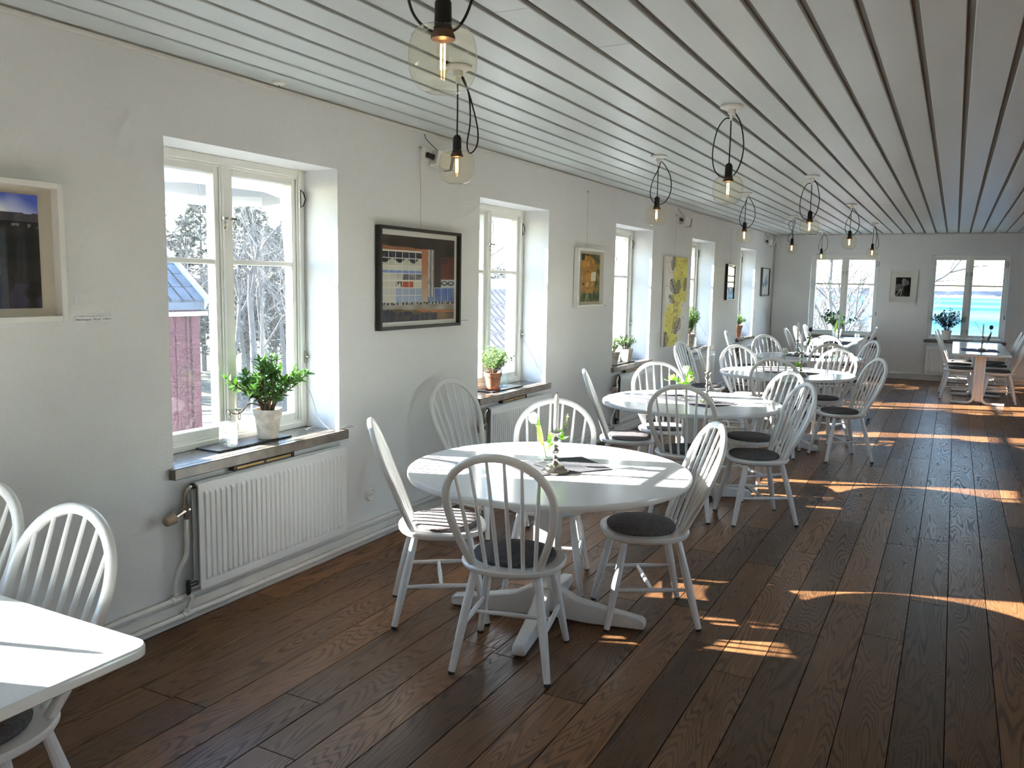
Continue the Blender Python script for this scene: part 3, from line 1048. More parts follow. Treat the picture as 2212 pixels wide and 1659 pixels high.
for i in (2, 3, 4):
    a = WY[i][0]
    v = MB().box((XW+0.001, a+0.34, 0.670), (XW+0.03, a+0.74, 0.690)).box((XW+0.001, a+0.325, 0.668), (XW+0.036, a+0.345, 0.692)).box((XW+0.001, a+0.735, 0.668), (XW+0.036, a+0.755, 0.692))
    vo = empty('air_vent', (0, 0, 0), 0, ['brass and iron vent slot between sill and nearest radiator', 'vent slot under the sill of the second window', 'vent slot under the sill of the third window'][i-2], 'vent', 'vent slots under the sills')
    v.build('vent_frame', 'dark', vo, bevel=0.002)
    MB().box((XW+0.03, a+0.35, 0.674), (XW+0.034, a+0.53, 0.684)).box((XW+0.03, a+0.55, 0.674), (XW+0.034, a+0.73, 0.684)).build('brass_slide', 'brass', vo)
# ------------------------------------------------------------------ pendant lamps
def make_lamp(name, loop, seed):
    """origin on the ceiling; everything hangs below"""
    root = empty(name)
    rn = random.Random(seed)
    MB().lathe([(0.058, 0.0), (0.062, -0.004), (0.060, -0.012), (0.045, -0.019), (0.015, -0.021)], 24, capb=True).build('ceiling_rose', 'canopy', root, fix=True)
    MB().box((-0.016, -0.016, -0.048), (0.020, 0.016, -0.018)).build('terminal_block', 'canopy', root, bevel=0.003)
    MB().lathe([(0.010, -0.045), (0.010, -0.062), (0.006, -0.078)], 10).build('cord_grip', 'canopy', root, fix=True)
    zt = -0.305                   # socket top
    MB().tube([(0, 0, -0.07), (0.001, 0, -0.18), (0, 0, zt+0.004)], 0.0036, 6).build('cord', 'black', root)
    lp = [Vector(p) for p in loop]
    MB().tube(spline(lp, 8), 0.0036, 6).build('cord_loop', 'black', root)
    sk = MB().lathe([(0.006, zt+0.004), (0.013, zt), (0.0195, zt-0.012), (0.0205, zt-0.066), (0.0225, zt-0.068), (0.0225, zt-0.074)], 20)
    sk.build('socket', 'black', root, fix=True)
    MB().lathe([(0.0225, zt-0.074), (0.028, zt-0.085), (0.029, zt-0.094), (0.018, zt-0.096)], 20).build('collar', 'copper', root, fix=True)
    zg = zt-0.062
    prof = [(0.022, zg), (0.040, zg-0.002), (0.060, zg-0.010), (0.074, zg-0.026), (0.080, zg-0.050), (0.081, zg-0.080), (0.0785, zg-0.106), (0.070, zg-0.128), (0.055, zg-0.143), (0.040, zg-0.150), (0.030, zg-0.1515), (0.004, zg-0.146)]
    MB().lathe(prof, 32, capb=False, capt=True).build('glass_shade', 'amber', root, angle=80, fix=True)
    zb = zt-0.096
    bl = MB().lathe([(0.010, zb), (0.013, zb-0.008), (0.013, zb-0.070), (0.009, zb-0.080), (0.002, zb-0.084)], 14, capb=True).build('bulb', 'tube', root, fix=True)
    fm = MB()
    for sx in (-0.0045, 0.0045):
        fm.tube([(sx, 0, zb-0.008), (sx*1.05, 0, zb-0.035), (sx, 0, zb-0.066)], 0.0019, 6)
    fm.build('filament', 'filament', bl)
    return root
LU = Vector((0.885, 0.465, 0))          # loops hang broadside to the room's length
def L2(pts):
    return [Vector((0, 0, z)) + LU*a + Vector((-LU.y, LU.x, 0))*b for a, b, z in pts]
both = L2([(0.018, 0, -0.035), (0.055, 0.01, -0.09), (0.078, 0.015, -0.20), (0.066, 0.02, -0.30), (0.030, 0.03, -0.365), (-0.03, 0.03, -0.372), (-0.075, 0.02, -0.33), (-0.088, 0.015, -0.24), (-0.07, 0.01, -0.13), (-0.035, 0.005, -0.072), (-0.004, 0, -0.066)])
right = L2([(0.018, 0, -0.04), (0.055, 0.01, -0.075), (0.095, 0.01, -0.15), (0.105, 0.01, -0.24), (0.085, 0.01, -0.31), (0.040, 0.015, -0.355), (-0.02, 0.02, -0.345), (-0.050, 0.02, -0.28), (-0.035, 0.01, -0.18), (0.002, 0.004, -0.10), (0.016, 0, -0.048)])
narrow = L2([(0.016, 0, -0.045), (0.05, 0.01, -0.12), (0.058, 0.01, -0.24), (0.045, 0.01, -0.34), (0.060, 0.01, -0.38), (0.090, 0.01, -0.345), (0.092, 0.01, -0.27), (0.062, 0.012, -0.15), (0.030, 0, -0.06), (0.018, 0, -0.045)])
cross = L2([(0.016, 0, -0.045), (0.03, 0.01, -0.09), (0.006, 0.01, -0.20), (-0.045, 0.01, -0.29), (-0.050, 0.01, -0.335), (-0.015, 0.02, -0.350), (0.018, 0.015, -0.30), (0.0, 0.01, -0.22), (-0.052, 0.01, -0.14), (-0.045, 0.01, -0.085), (-0.004, 0, -0.066)])
LAMPS = [(-1.10, 1.72, both, 'large nearest pendant lamp with amber glass shade at the top edge'),
         (-2.05, 3.33, narrow, 'pendant lamp hanging behind and below the nearest one, left row'),
         (-1.132, 4.642, both, 'second pendant lamp of the right row, over the gap after the first table'),
         (-2.043, 6.204, right, 'second pendant lamp of the left row, beside the third side window'),
         (-1.168, 7.771, both, 'third pendant lamp of the right row'),
         (-1.993, 8.966, right, 'third pendant lamp of the left row'),
         (-1.134, 10.574, right, 'fourth pendant lamp of the right row'),
         (-2.031, 12.078, cross, 'fourth pendant lamp of the left row, near the corner'),
         (-1.146, 13.753, narrow, 'last pendant lamp of the right row, beside the end-wall window'),
         (-2.09, 15.40, right, 'last pendant lamp of the left row, in front of the end-wall window')]
for i, (x, y, lp, lab) in enumerate(LAMPS):
    lo = make_lamp('pendant_lamp', lp, i)
    place(lo, (x, y, HC), 0, lab, 'lamp', 'pendant lamps with amber glass shades')

# ------------------------------------------------------------------ pictures
def grid_picture(name, w, h, fn, nx, ny, parent, y, m='paint'):
    """local: x right 0..w, z up 0..h, faces -y"""
    vs, fs, cols = [], [], []
    for j in range(ny+1):
        for i in range(nx+1):
            vs.append((w*i/nx, y, h*j/ny))
    for j in range(ny):
        for i in range(nx):
            a = j*(nx+1)+i
            fs.append((a, a+1, a+nx+2, a+nx+1))
            cols.append(fn((i+0.5)/nx, 1-(j+0.5)/ny))
    me = bpy.data.meshes.new(name)
    me.from_pydata(vs, [], fs)
    at = me.color_attributes.new('paint', 'FLOAT_COLOR', 'CORNER')
    k = 0
    for p, c in zip(me.polygons, cols):
        lc = S(c)
        for _ in p.loop_indices:
            at.data[k].color = (*lc, 1)
            k += 1
    return link(name, me, m, parent)

def N(x, y, z=0.0, s=1.0):
    return mnoise.noise(Vector((x*s, y*s, z)))
def mixc(a, b, t):
    t = max(0, min(1, t))
    return tuple(p+(q-p)*t for p, q in zip(a, b))

def art_landscape(u, v):
    n1 = N(u, v, 1, 5)
    if v < 0.16+0.02*N(u, 0, 2, 6):
        c = mixc((78, 96, 190), (222, 226, 232), 0.62+1.2*n1+(v-0.06)*5-(u-0.62)*1.7)
    elif v < 0.24:
        c = mixc((62, 58, 66), (80, 76, 84), 0.5+n1)
    else:
        c = mixc((20, 20, 23), (40, 36, 34), 0.5+1.5*N(u, v*3, 4, 3))
        if 0.255 < v < 0.285 and N(u*5, v*4, 9, 8) > 0.25:
            c = (120, 116, 124)
        if v > 0.78 and u > 0.80 and N(u, v, 5, 9) > -0.1:
            c = mixc(c, (74, 66, 92), 0.6)
        if 0.3 < u < 0.52 and 0.58 < v < 0.97:
            c = mixc((34, 42, 50), (70, 72, 88), (v-0.6)*2)
    return c

def art_facade(u, v):
    n1 = N(u, v, 3, 7)
    n2 = N(u*3, v, 8, 14)
    if v < 0.12+0.03*u:
        return mixc((42, 36, 30), (66, 58, 50), 0.5+n1)
    if v > 0.775:
        if v < 0.80:
            return (60, 58, 56) if n2 > 0 else (168, 166, 158)
        d = v-0.80-0.03*u
        if d < 0.05:
            return mixc((165, 160, 148), (130, 120, 104), 0.5+n1)
        if abs(v-(0.845+0.06*u)) < 0.012 and u > 0.45:
            return (176, 108, 68)
        if v > 0.87+0.12*u-0.02+0.05*n1 and u < 0.75:
            return mixc((46, 50, 66), (92, 84, 76), 0.4+1.4*n2)
        return mixc((136, 110, 82), (96, 82, 66), 0.5+1.3*n1)
    if u < 0.52:
        if v < 0.165:
            return mixc((164, 104, 62), (130, 92, 64), 0.5+n1)
        gu, gv = (u-0.0)/0.52*6, (v-0.175)/(0.775-0.175)*7
        fu, fv = gu % 1, gv % 1
        r, c = int(gv), int(gu)
        if fu < 0.10 or fv < 0.08 or fv > 0.96 or v < 0.178:
            return (212, 208, 194)
        if r == 0:
            return mixc((30, 34, 46), (84, 88, 100), 0.3+n2)
        if r == 1:
            return (44, 46, 54) if fv < 0.35+0.3*math.sin(gu*3) else mixc((200, 198, 180), (180, 176, 160), 0.5+n1)
        if r == 2:
            return (116, 138, 196) if fv > 0.65 else mixc((186, 190, 184), (206, 202, 184), 0.5+n1)
        if r == 3:
            return mixc((90, 94, 98), (160, 160, 152), 0.5+2*n1) if c >= 3 else mixc((196, 194, 178), (176, 174, 160), 0.5+n1)
        if r == 4:
            if 2.9 < gu < 4.7:
                return (168, 82, 54)
            return (70, 66, 62) if c == 2 and n2 > 0.1 else (198, 194, 178)
        if r == 5:
            return mixc((128, 148, 192), (168, 176, 188), 0.5+n1) if c >= 2 else (190, 192, 184)
        return mixc((138, 158, 196), (176, 182, 186), 0.5+n1) if c >= 2 else (196, 196, 184)
    if u < 0.605:
        return mixc((168, 112, 78), (188, 184, 172), (v-0.3)*1.6+0.4*n1)
    if u < 0.70 and v < 0.72:
        e = ((u-0.605)/0.0475) % 1
        return mixc((206, 202, 194), (84, 80, 80), abs(e-0.4)*1.6+0.5*max(0, n2))
    if v < 0.60:
        if u > 0.80 and v > 0.23:
            gu, gv = ((u-0.80)/0.10) % 1, ((v-0.23)/0.085) % 1
            if 0.50 < v < 0.595:
                d = math.hypot((gu-0.5)*0.8, (v-0.547)/0.07)
                return (60, 62, 66) if 0.22 < d < 0.4 else (190, 192, 190)
            if gu < 0.06 or gv < 0.06:
                return (120, 66, 46)
            return mixc((62, 40, 32), (122, 62, 42), (v-0.2)*2.2+0.4*n1)
        return mixc((34, 30, 26), (62, 50, 42), 0.5+n1)
    gu, gv = ((u-0.70)/0.10) % 1, ((v-0.60)/0.085) % 1
    if gu < 0.05 or gv < 0.06:
        return (186, 188, 188)
    return mixc((74, 96, 160), (120, 134, 164), 0.5+n1)

def art_ochre(u, v):
    n1 = N(u, v*1.6, 12, 3.2)
    if v < 0.14 and N(u, v, 2, 4) < 0.15:
        return mixc((30, 32, 18), (84, 92, 34), u)
    if 0.36 < v < 0.56 and 0.52 < u < 0.78 and N(u, v, 6, 8) > -0.3:
        return (214, 208, 176)
    if v > 0.82:
        return mixc((44, 50, 22), (112, 128, 48), 0.5+1.8*N(u*2, v, 5, 5))
    if u > 0.72:
        return mixc((54, 60, 22), (148, 122, 36), 0.5+1.6*N(u, v, 8, 6))
    c = mixc((186, 128, 36), (150, 106, 26), 0.5+1.8*n1)
    if N(u, v, 21, 7) > 0.36:
        c = mixc(c, (206, 168, 92), 0.7)
    if N(u*2, v*2, 33, 6) > 0.46:
        c = (64, 54, 26)
    return c

FERNS = [(0.33, 0.07, 0.16, 100), (0.36, 0.33, 0.20, 60), (0.30, 0.47, 0.14, 40), (0.60, 0.33, 0.16, 95), (0.92, 0.30, 0.16, 100), (0.62, 0.78, 0.20, 120), (0.06, 0.93, 0.20, 95)]
def art_yellow(u, v):
    x, y = u, v*2.4
    for fx, fv, L, ang in FERNS:
        fy = fv*2.4
        a = math.radians(ang)
        dx, dy = x-fx, y-fy
        t = (dx*math.cos(a)+dy*math.sin(a))/(L*2.1)
        s_ = (-dx*math.sin(a)+dy*math.cos(a))/(L*2.1)
        if -0.55 < t < 0.6 and abs(s_) < 0.42*(1-abs(t)*1.1):
            ph = (t*9 + abs(s_)*6) % 1
            if abs(s_) < 0.05 or ph < 0.55:
                return mixc((44, 34, 30), (84, 66, 58), 0.4+N(x, y, 3, 9))
    band = abs(u-(0.52+0.16*math.sin(v*6.0)-0.25*(v-0.5)))
    nn = N(x, y, 14, 2.6)+0.5*N(x, y, 17, 7)
    if band < 0.36+0.2*nn:
        c = mixc((226, 216, 104), (206, 196, 72), 0.5+nn)
        if abs(u-0.5+0.12*(v-0.6)) < 0.10 and 0.5 < v < 0.85 and N(u*2, v*3, 7, 9) > -0.05:
            c = mixc((150, 124, 52), (190, 168, 70), 0.5+nn)
        if N(x, y, 31, 16) > 0.42:
            c = (150, 120, 60)
        return c
    if u > 0.55 and v < 0.45 and N(x*2, y*2, 40, 6) > 0.28:
        return (168, 118, 92)
    if N(x, y, 50, 20) > 0.56:
        return (96, 80, 66)
    return mixc((226, 220, 208), (214, 204, 188), 0.5+nn)

def art_city(u, v):
    n1 = N(u, v, 4, 9)
    if v < 0.12:
        return (206, 206, 202)
    if v < 0.28:
        return mixc((176, 112, 82), (214, 200, 188), 0.5+2.5*n1)
    if v < 0.33:
        return (78, 76, 74)
    if v < 0.55:
        return mixc((120, 116, 116), (206, 202, 200), 0.5+3*N(u*2, v, 5, 10))
    return mixc((96, 98, 104), (232, 232, 232), 0.6+2.6*N(u*2, v, 6, 6)-(0.4 if v > 0.75 else 0))

def art_blue(u, v):
    d = math.hypot((u-0.62)/0.26, (v-0.50)/0.22)
    e = math.hypot((u-0.28)/0.12, (v-0.62)/0.12)
    n1 = N(u, v, 4, 6)
    if d < 1+0.5*n1:
        return mixc((104, 126, 152), (158, 176, 194), 0.5+2*n1)
    if e < 1+0.6*n1:
        return (86, 100, 118)
    if abs(u-0.75-0.1*(v-0.2)) < 0.03 and 0.18 < v < 0.3:
        return (110, 124, 136)
    return mixc((222, 224, 220), (208, 214, 214), 0.5+n1)

def art_photo(u, v):
    n1 = N(u, v, 6, 5)
    d = math.hypot((u-0.62)/0.24, (v-0.28)/0.20)
    if d < 1+0.3*n1:
        return mixc((98, 98, 98), (132, 132, 130), 0.5+1.5*n1)
    if u < 0.52 and 0.36 < v < 0.72:
        return mixc((84, 80, 78), (112, 106, 102), 0.5+1.5*n1)
    if v > 0.72:
        return mixc((14, 16, 16), (84, 92, 92), 0.25+1.6*N(u, v, 9, 9))
    return (16, 17, 17)

def make_picture(name, w, h, depth, fw, fmat, mount, fn, res, sides, glassy=True, inset=0.004, proud=0.0, float_=0.0):
    """local: x right, z up from bottom, wall at y=0, faces -y"""
    root = empty(name)
    if fw:
        f = MB()
        f.box((0, -depth, 0), (fw, -0.002, h)).box((w-fw, -depth, 0), (w, -0.002, h)).box((fw, -depth, h-fw), (w-fw, -0.002, h)).box((fw, -depth, 0), (w-fw, -0.002, fw))
        f.build('picture_frame', fmat, root, bevel=0.0015)
        MB().box((fw, -0.012, fw), (w-fw, -0.004, h-fw)).build('mount', mount, root)
        l, r, t, b = sides
        pw, ph = w-l-r, h-t-b
        g = grid_picture('picture', pw, ph, fn, res[0], res[1], root, -0.013-float_)
        g.location = (l, 0, b)
        if float_:
            MB().box((l+0.01, -0.012-float_, b+0.01), (l+pw-0.01, -0.012, b+ph-0.01)).build('paper_edge', 'mount', root)
        if glassy:
            MB().box((fw, -depth*0.8, fw), (w-fw, -depth*0.8+0.002, h-fw)).build('picture_glass', 'picglass', root)
    else:
        MB().box((0, -depth, 0), (w, -0.004, h)).build('canvas', 'framewhite', root)
        grid_picture('picture', w, h, fn, res[0], res[1], root, -depth-0.0006)
    return root
def hang(o, y, z, label, wire=None):
    """on the left wall: local x -> +Y, local -y -> +X"""
    place(o, (XW+0.004, y, z), PI/2, label, 'picture', 'pictures on the left wall')
    if wire:
        wx, ztop, zb = wire
        m_ = MB().tube([(wx, -0.012, zb-z), (wx, -0.006, ztop-z)], 0.0012, 5).tube([(wx-0.012, -0.004, ztop-z+0.01), (wx, -0.012, ztop-z), (wx+0.010, -0.004, ztop-z+0.012)], 0.003, 5)
        m_.build('hanging_wire', 'wire', o)
    return o
# sizes are at the face plane, slightly in front of the wall
hang(make_picture('framed_picture', 0.76, 0.525, 0.055, 0.022, 'framewhite', 'backing', art_landscape, (170, 118), (0.075, 0.085, 0.052, 0.052), True, float_=0.012), 1.325, 1.435, 'white box-framed dark landscape with blue sky at the left edge')
hang(make_picture('framed_picture', 0.935, 0.638, 0.042, 0.020, 'frameblack', 'mount', art_facade, (150, 102), (0.045, 0.050, 0.052, 0.048), True), 4.115, 1.305, 'black-framed watercolour of a gridded window facade', (0.47, 2.455, 1.94))
hang(make_picture('framed_picture', 0.64, 0.545, 0.05, 0.022, 'framewhite', 'backing', art_ochre, (56, 60), (0.10, 0.085, 0.05, 0.05), False, float_=0.02), 7.10, 1.39, 'small white-framed ochre and green abstract between second and third window', (0.27, 2.455, 1.93))
hang(make_picture('canvas_painting', 0.90, 1.09, 0.035, 0, None, None, art_yellow, (96, 150), None), 9.76, 0.86, 'tall unframed yellow painting with dark fern shapes', (0.42, 2.455, 1.95))
hang(make_picture('framed_picture', 0.50, 0.545, 0.04, 0.018, 'frameblack', 'mount', art_city, (40, 54), (0.03, 0.03, 0.03, 0.03), True), 12.83, 1.39, 'thin dark-framed street scene left of the last window', (0.22, 2.455, 1.935))
hang(make_picture('framed_picture', 0.68, 0.51, 0.035, 0.018, 'framegrey', 'mount', art_blue, (46, 40), (0.06, 0.06, 0.05, 0.05), True), 15.47, 1.43, 'grey-framed pale blue watercolour in the corner')
pb = make_picture('framed_picture', 0.445, 0.558, 0.03, 0.014, 'framewhite', 'mount', art_photo, (40, 54), (0.098, 0.105, 0.110, 0.112), True)
place(pb, (-1.045, YB-0.003, 1.36), 0, 'white-framed black and white photograph between the end-wall windows', 'picture')
sc_ = MB()
def stroke(pts, r=0.004):
    sc_.tube(spline([(x, -0.0255, z) for x, z in pts], 4), r, 5)
stroke([(0.030, 0.325), (0.045, 0.24), (0.062, 0.33)])
stroke([(0.058, 0.19), (0.028, 0.165), (0.036, 0.12), (0.066, 0.125)])
stroke([(0.03, 0.03), (0.09, 0.10), (0.15, 0.17), (0.185, 0.24), (0.20, 0.17), (0.19, 0.12)])
stroke([(0.06, 0.03), (0.14, 0.075), (0.20, 0.10), (0.30, 0.105), (0.345, 0.07), (0.32, 0.045)])
stroke([(0.02, 0.09), (0.06, 0.065), (0.12, 0.10)])
stroke([(0.03, 0.025), (0.07, 0.045), (0.10, 0.022), (0.14, 0.03)])
sc_.build('white_handwriting', 'chalk', pb)

def wall_card(y, z, w, text, lab):
    root = empty('wall_label', (XW+0.002, y, z), PI/2, lab, 'label', 'price labels beside the pictures')
    MB().box((0, -0.003, 0), (w, 0, 0.022)).build('card', 'card', root, bevel=0.0008)
    if text is None:              # print too small to read: a row of tiny strokes
        ln = MB()
        x = 0.018
        rq = random.Random(int(y*100))
        while x < w-0.02:
            l = rq.uniform(0.004, 0.012)
            ln.box((x, -0.0036, 0.009), (min(x+l, w-0.01), -0.003, 0.0125))
            x += l+0.003
        ln.build('lettering', 'ink', root)
        return
    cu = bpy.data.curves.new('lettering', 'FONT')
    cu.body = text
    cu.size = 0.0115
    cu.align_x = 'CENTER'
    cu.align_y = 'CENTER'
    o = bpy.data.objects.new('lettering', cu)
    COL.objects.link(o)
    cu.materials.append(M['ink'])
    o.parent = root
    o.location = (w/2, -0.0036, 0.011)
    o.rotation_euler = (PI/2, 0, 0)
    me = bpy.data.meshes.new_from_object(o.evaluated_get(bpy.context.evaluated_depsgraph_get()))
    bpy.data.objects.remove(o)
    o = link('lettering', me, 'ink', root)
    o.location = (w/2, -0.0036, 0.011)
    o.rotation_euler = (PI/2, 0, 0)
wall_card(2.148, 1.425, 0.165, 'Peter Bergman  "Berget"  2.500 kr', 'small white price card to the right of the dark landscape')
wall_card(5.09, 1.325, 0.14, None, 'small white price card at the lower corner of the black-framed picture')
wall_card(7.84, 1.385, 0.12, None, 'small white price card beside the ochre abstract')

# ------------------------------------------------------------------ wall and ceiling fittings
def spot(y, lab):
    r = empty('wall_speaker', (XW, y, 2.42), PI/2, lab, 'speaker', 'white speakers below the ceiling')
    MB().box((-0.02, -0.03, -0.035), (0.035, 0, 0.045)).build('bracket', 'canopy', r, bevel=0.004)
    ax = Vector((0.90, -0.38, -0.22)).normalized()
    ay = ax.cross(Vector((0, 0, 1))).normalized()
    az = ay.cross(ax)
    c = Vector((0.0, -0.035, 0.0))
    MB().obox(c+ax*0.03, ax, ay, az, 0.03, 0.010, 0.016).build('swivel', 'dark', r, bevel=0.002)
    MB().obox(c+ax*0.115, ax, ay, az, 0.055, 0.04, 0.050).build('housing', 'canopy', r, bevel=0.004)
    MB().obox(c+ax*0.180, ax, ay, az, 0.010, 0.041, 0.051).build('grille_band', 'wire', r)
    MB().obox(c+ax*0.205, ax, ay, az, 0.015, 0.04, 0.050).build('front_cap', 'canopy', r, bevel=0.004)
    MB().tube(spline([(0.02, -0.004, 0.135), (0.022, -0.02, 0.10), (0.05, -0.05, 0.06), tuple(c+ax*0.08+az*0.05)], 6), 0.0025, 5).build('lead', 'dark', r)
spot(4.62, 'small white wall speaker above the black-framed picture')
spot(10.25, 'small white wall speaker above the yellow painting')
spot(15.6, 'small white wall speaker near the far corner')
r = empty('junction_box', (XW+0.03, YB-0.03, 2.34), 0, 'white junction box high in the far corner', 'box')
MB().box((0.0, -0.02, 0.08), (0.05, 0.03, 0.18)).build('upper_box', 'canopy', r, bevel=0.004)
MB().box((0.03, -0.01, 0.0), (0.09, 0.03, 0.12)).build('lower_box', 'canopy', r, bevel=0.004)
MB().tube([(0.01, 0.018, 0.08), (0.0, 0.020, -1.0), (0.0, 0.020, -2.26)], 0.005, 6).build('cable', 'wire', r)
def disc_socket(loc, rz, lab):
    r = empty('wall_socket', loc, rz, lab, 'socket', 'round white wall sockets')
    rings = []
    for rr, d in ((0.040, 0), (0.040, -0.012), (0.034, -0.022), (0.030, -0.016), (0.004, -0.014)):
        rings.append([(rr*math.cos(2*PI*i/20), d, rr*math.sin(2*PI*i/20)) for i in range(20)])
    MB().loft(rings).build('socket_plate', 'canopy', r, fix=True)
    h = MB()
    for sx in (-0.0095, 0.0095):
        h.tube([(sx, -0.0145, 0), (sx, -0.0165, 0)], 0.003, 8)
    h.build('pin_holes', 'dark', r)
disc_socket((-0.803, YB, 0.155), 0, 'round white socket low on the end wall')
disc_socket((XW, 4.05, 0.30), PI/2, 'round white socket low on the wall left of the first round table')
disc_socket((XW, 7.0, 0.30), PI/2, 'round white socket low on the wall behind the second round table')
disc_socket((XW, 10.45, 0.30), PI/2, 'round white socket low on the wall below the yellow painting')
r = empty('smoke_detector', (-3.02, 3.23, HC), 0, 'small round smoke detector on the ceiling edge', 'detector')
MB().lathe([(0.032, 0), (0.030, -0.012), (0.012, -0.02), (0.003, -0.02)], 20).build('housing', 'canopy', r, fix=True)
MB().lathe([(0.006, -0.02), (0.004, -0.024)], 10).build('sensor', 'chrome', r, fix=True)
# ------------------------------------------------------------------ things on the sills
def leaf_mesh(name, L, W, curl=0.15, thick=0.0):
    n = 5
    v, f = [], []
    for i in range(n+1):
        t = i/n
        w = W*(math.sin(PI*min(1, t**0.75*0.98+0.02)))**0.8 if 0 < i < n else W*0.12
        z = -curl*L*t*t
        y = L*t
        v += [(-w, y, z+0.12*w), (0, y, z-0.02*L), (w, y, z+0.12*w)]
    for i in range(n):
        a = i*3
        f += [(a, a+1, a+4, a+3), (a+1, a+2, a+5, a+4)]
    if thick:
        o = len(v)
        v += [(x*0.8, y, z-thick) for x, y, z in v]
        f += [tuple(reversed([k+o for k in q])) for q in f]
        for i in range(n):
            a = i*3
            f += [(a, a+3, a+3+o, a+o), (a+2, a+2+o, a+5+o, a+5)]
        f += [(0, o, o+1, 1), (1, o+1, o+2, 2), (n*3, n*3+1, n*3+1+o, n*3+o), (n*3+1, n*3+2, n*3+2+o, n*3+1+o)]
    m_ = MB()
    m_.add(v, f)
    return m_

def leaf_matrix(p, d, up=Vector((0, 0, 1)), s=1.0, rollv=0.0):
    d = d.normalized()
    x = d.cross(up)
    if x.length < 1e-3:
        x = Vector((1, 0, 0))
    x.normalize()
    z = x.cross(d)
    x, z = x*math.cos(rollv)+z*math.sin(rollv), -x*math.sin(rollv)+z*math.cos(rollv)
    return Matrix(((x.x*s, d.x*s, z.x*s, p.x), (x.y*s, d.y*s, z.y*s, p.y), (x.z*s, d.z*s, z.z*s, p.z), (0, 0, 0, 1)))

def pot(root, m, r0, r1, h, rim=True, z=0.0):
    prof = [(r0, z), (r0+(r1-r0)*0.76, z+h*0.76)]
    if rim:
        prof += [(r1*1.02, z+h*0.77), (r1*1.06, z+h), (r1*0.93, z+h), (r1*0.88, z+h*0.86)]
    else:
        prof += [(r1, z+h), (r1*0.92, z+h), (r1*0.88, z+h*0.88)]
    p = MB().lathe(prof, 28).build('pot', m, root, fix=False)
    MB().lathe([(r1*0.87, z+h*0.84), (r1*0.88, z+h*0.88), (r1*0.4, z+h*0.9)], 20).build('soil', 'soil', root)
    return p

def make_jade(root, rn, base_z, H, spread, leaf_m, nmain=9):
    lm = leaf_mesh('leaf', 0.045, 0.0125, 0.12, 0.004).mesh('leaf', angle=60)
    lm.materials.append(M[leaf_m])
    stems = MB()
    for i in range(nmain):
        a = 2*PI*i/nmain + rn.uniform(-0.3, 0.3)
        out = rn.uniform(0.55, 1.0) if i % 4 else 0.25
        h = H*(rn.uniform(0.55, 0.78) if i % 4 else rn.uniform(0.9, 1.0))
        sx, sy = spread
        p0 = Vector((math.cos(a)*0.018, math.sin(a)*0.018, base_z))
        p3 = Vector((math.cos(a)*out*sx, math.sin(a)*out*sy, base_z+h))
        p1 = p0 + Vector((math.cos(a)*0.025, math.sin(a)*0.025, h*0.35))
        p2 = p0.lerp(p3, 0.66) + Vector((0, 0, h*0.06))
        path = spline([p0, p1, p2, p3], 5)
        stems.tube(path, [0.009*(1-0.75*k/(len(path)-1)) for k in range(len(path))], 6)
        tips = [(path, 0.42)]
        for b in range(2):
            k = rn.randint(6, 10)
            q0 = path[k]
            dr = Vector((rn.uniform(-1, 1)*sx/0.18, rn.uniform(-1, 1)*sy/0.18, rn.uniform(0.3, 1.0)))*0.07
            sub = spline([q0, q0+dr*0.5+Vector((0, 0, 0.006)), q0+dr], 4)
            stems.tube(sub, 0.0032, 5)
            tips.append((sub, 0.35))
        for pt, t0 in tips:
            n = len(pt)
            k0 = int(n*t0)
            for k in range(k0, n):
                if k != n-1 and (k-k0) % 2 and n > 10:
                    continue
                d = (pt[min(k+1, n-1)]-pt[max(k-1, 0)]).normalized()
                a2 = rn.uniform(0, 2*PI)
                side = d.orthogonal().normalized()
                side.rotate(Matrix.Rotation(a2, 3, d))
                for sg in (-1, 1):
                    dd = side*sg*0.8+d*0.55+Vector((0, 0, 0.12))
                    o = link('leaf', lm, None, root)
                    o.matrix_basis = leaf_matrix(pt[k], dd, Vector((0, 0, 1)), rn.uniform(0.65, 1.1), rn.uniform(-0.5, 0.5))
                if k == n-1:
                    o = link('leaf', lm, None, root)
                    o.matrix_basis = leaf_matrix(pt[k], d+Vector((0, 0, 0.3)), Vector((1, 0, 0)), rn.uniform(0.5, 0.8), 0)
    stems.build('stem', 'stem', root)

def make_bush(root, rn, base_z, H, R, leaf_m, n_stem=26, L=0.018, W=0.005, dense=12, tall=1.0):
    fol = MB()
    st = MB()
    for i in range(n_stem):
        a = rn.uniform(0, 2*PI)
        e = rn.uniform(0.0, 1.0)**0.6
        tip = Vector((math.cos(a)*R*e, math.sin(a)*R*e, base_z+H*(1-0.42*e*e)*rn.uniform(0.75, 1.0)*tall))
        p0 = Vector((math.cos(a)*0.012, math.sin(a)*0.012, base_z-0.01))
        path = spline([p0, p0.lerp(tip, 0.5)+Vector((0, 0, H*0.10)), tip], 5)
        st.tube(path, 0.0016, 4)
        for k in range(dense):
            t = 0.25+0.75*k/(dense-1)
            j = min(int(t*(len(path)-1)), len(path)-2)
            p = path[j].lerp(path[j+1], t*(len(path)-1)-j)
            d = (path[j+1]-path[j]).normalized()
            side = d.orthogonal().normalized()
            side.rotate(Matrix.Rotation(k*2.4+i, 3, d))
            mtx = leaf_matrix(p, side+d*0.55, Vector((0, 0, 1)), rn.uniform(0.7, 1.15), rn.uniform(-0.6, 0.6))
            v = [(-W*0.3, 0, 0), (-W, L*0.45, 0.001), (0, L, -0.002), (W, L*0.45, 0.001), (W*0.3, 0, 0)]
            fol.add([mtx @ Vector(q) for q in v], [(0, 4, 3, 2, 1)])
    st.build('stem', 'stem', root)
    tag(fol.build('foliage', leaf_m, root), None, None, None, 'stuff')

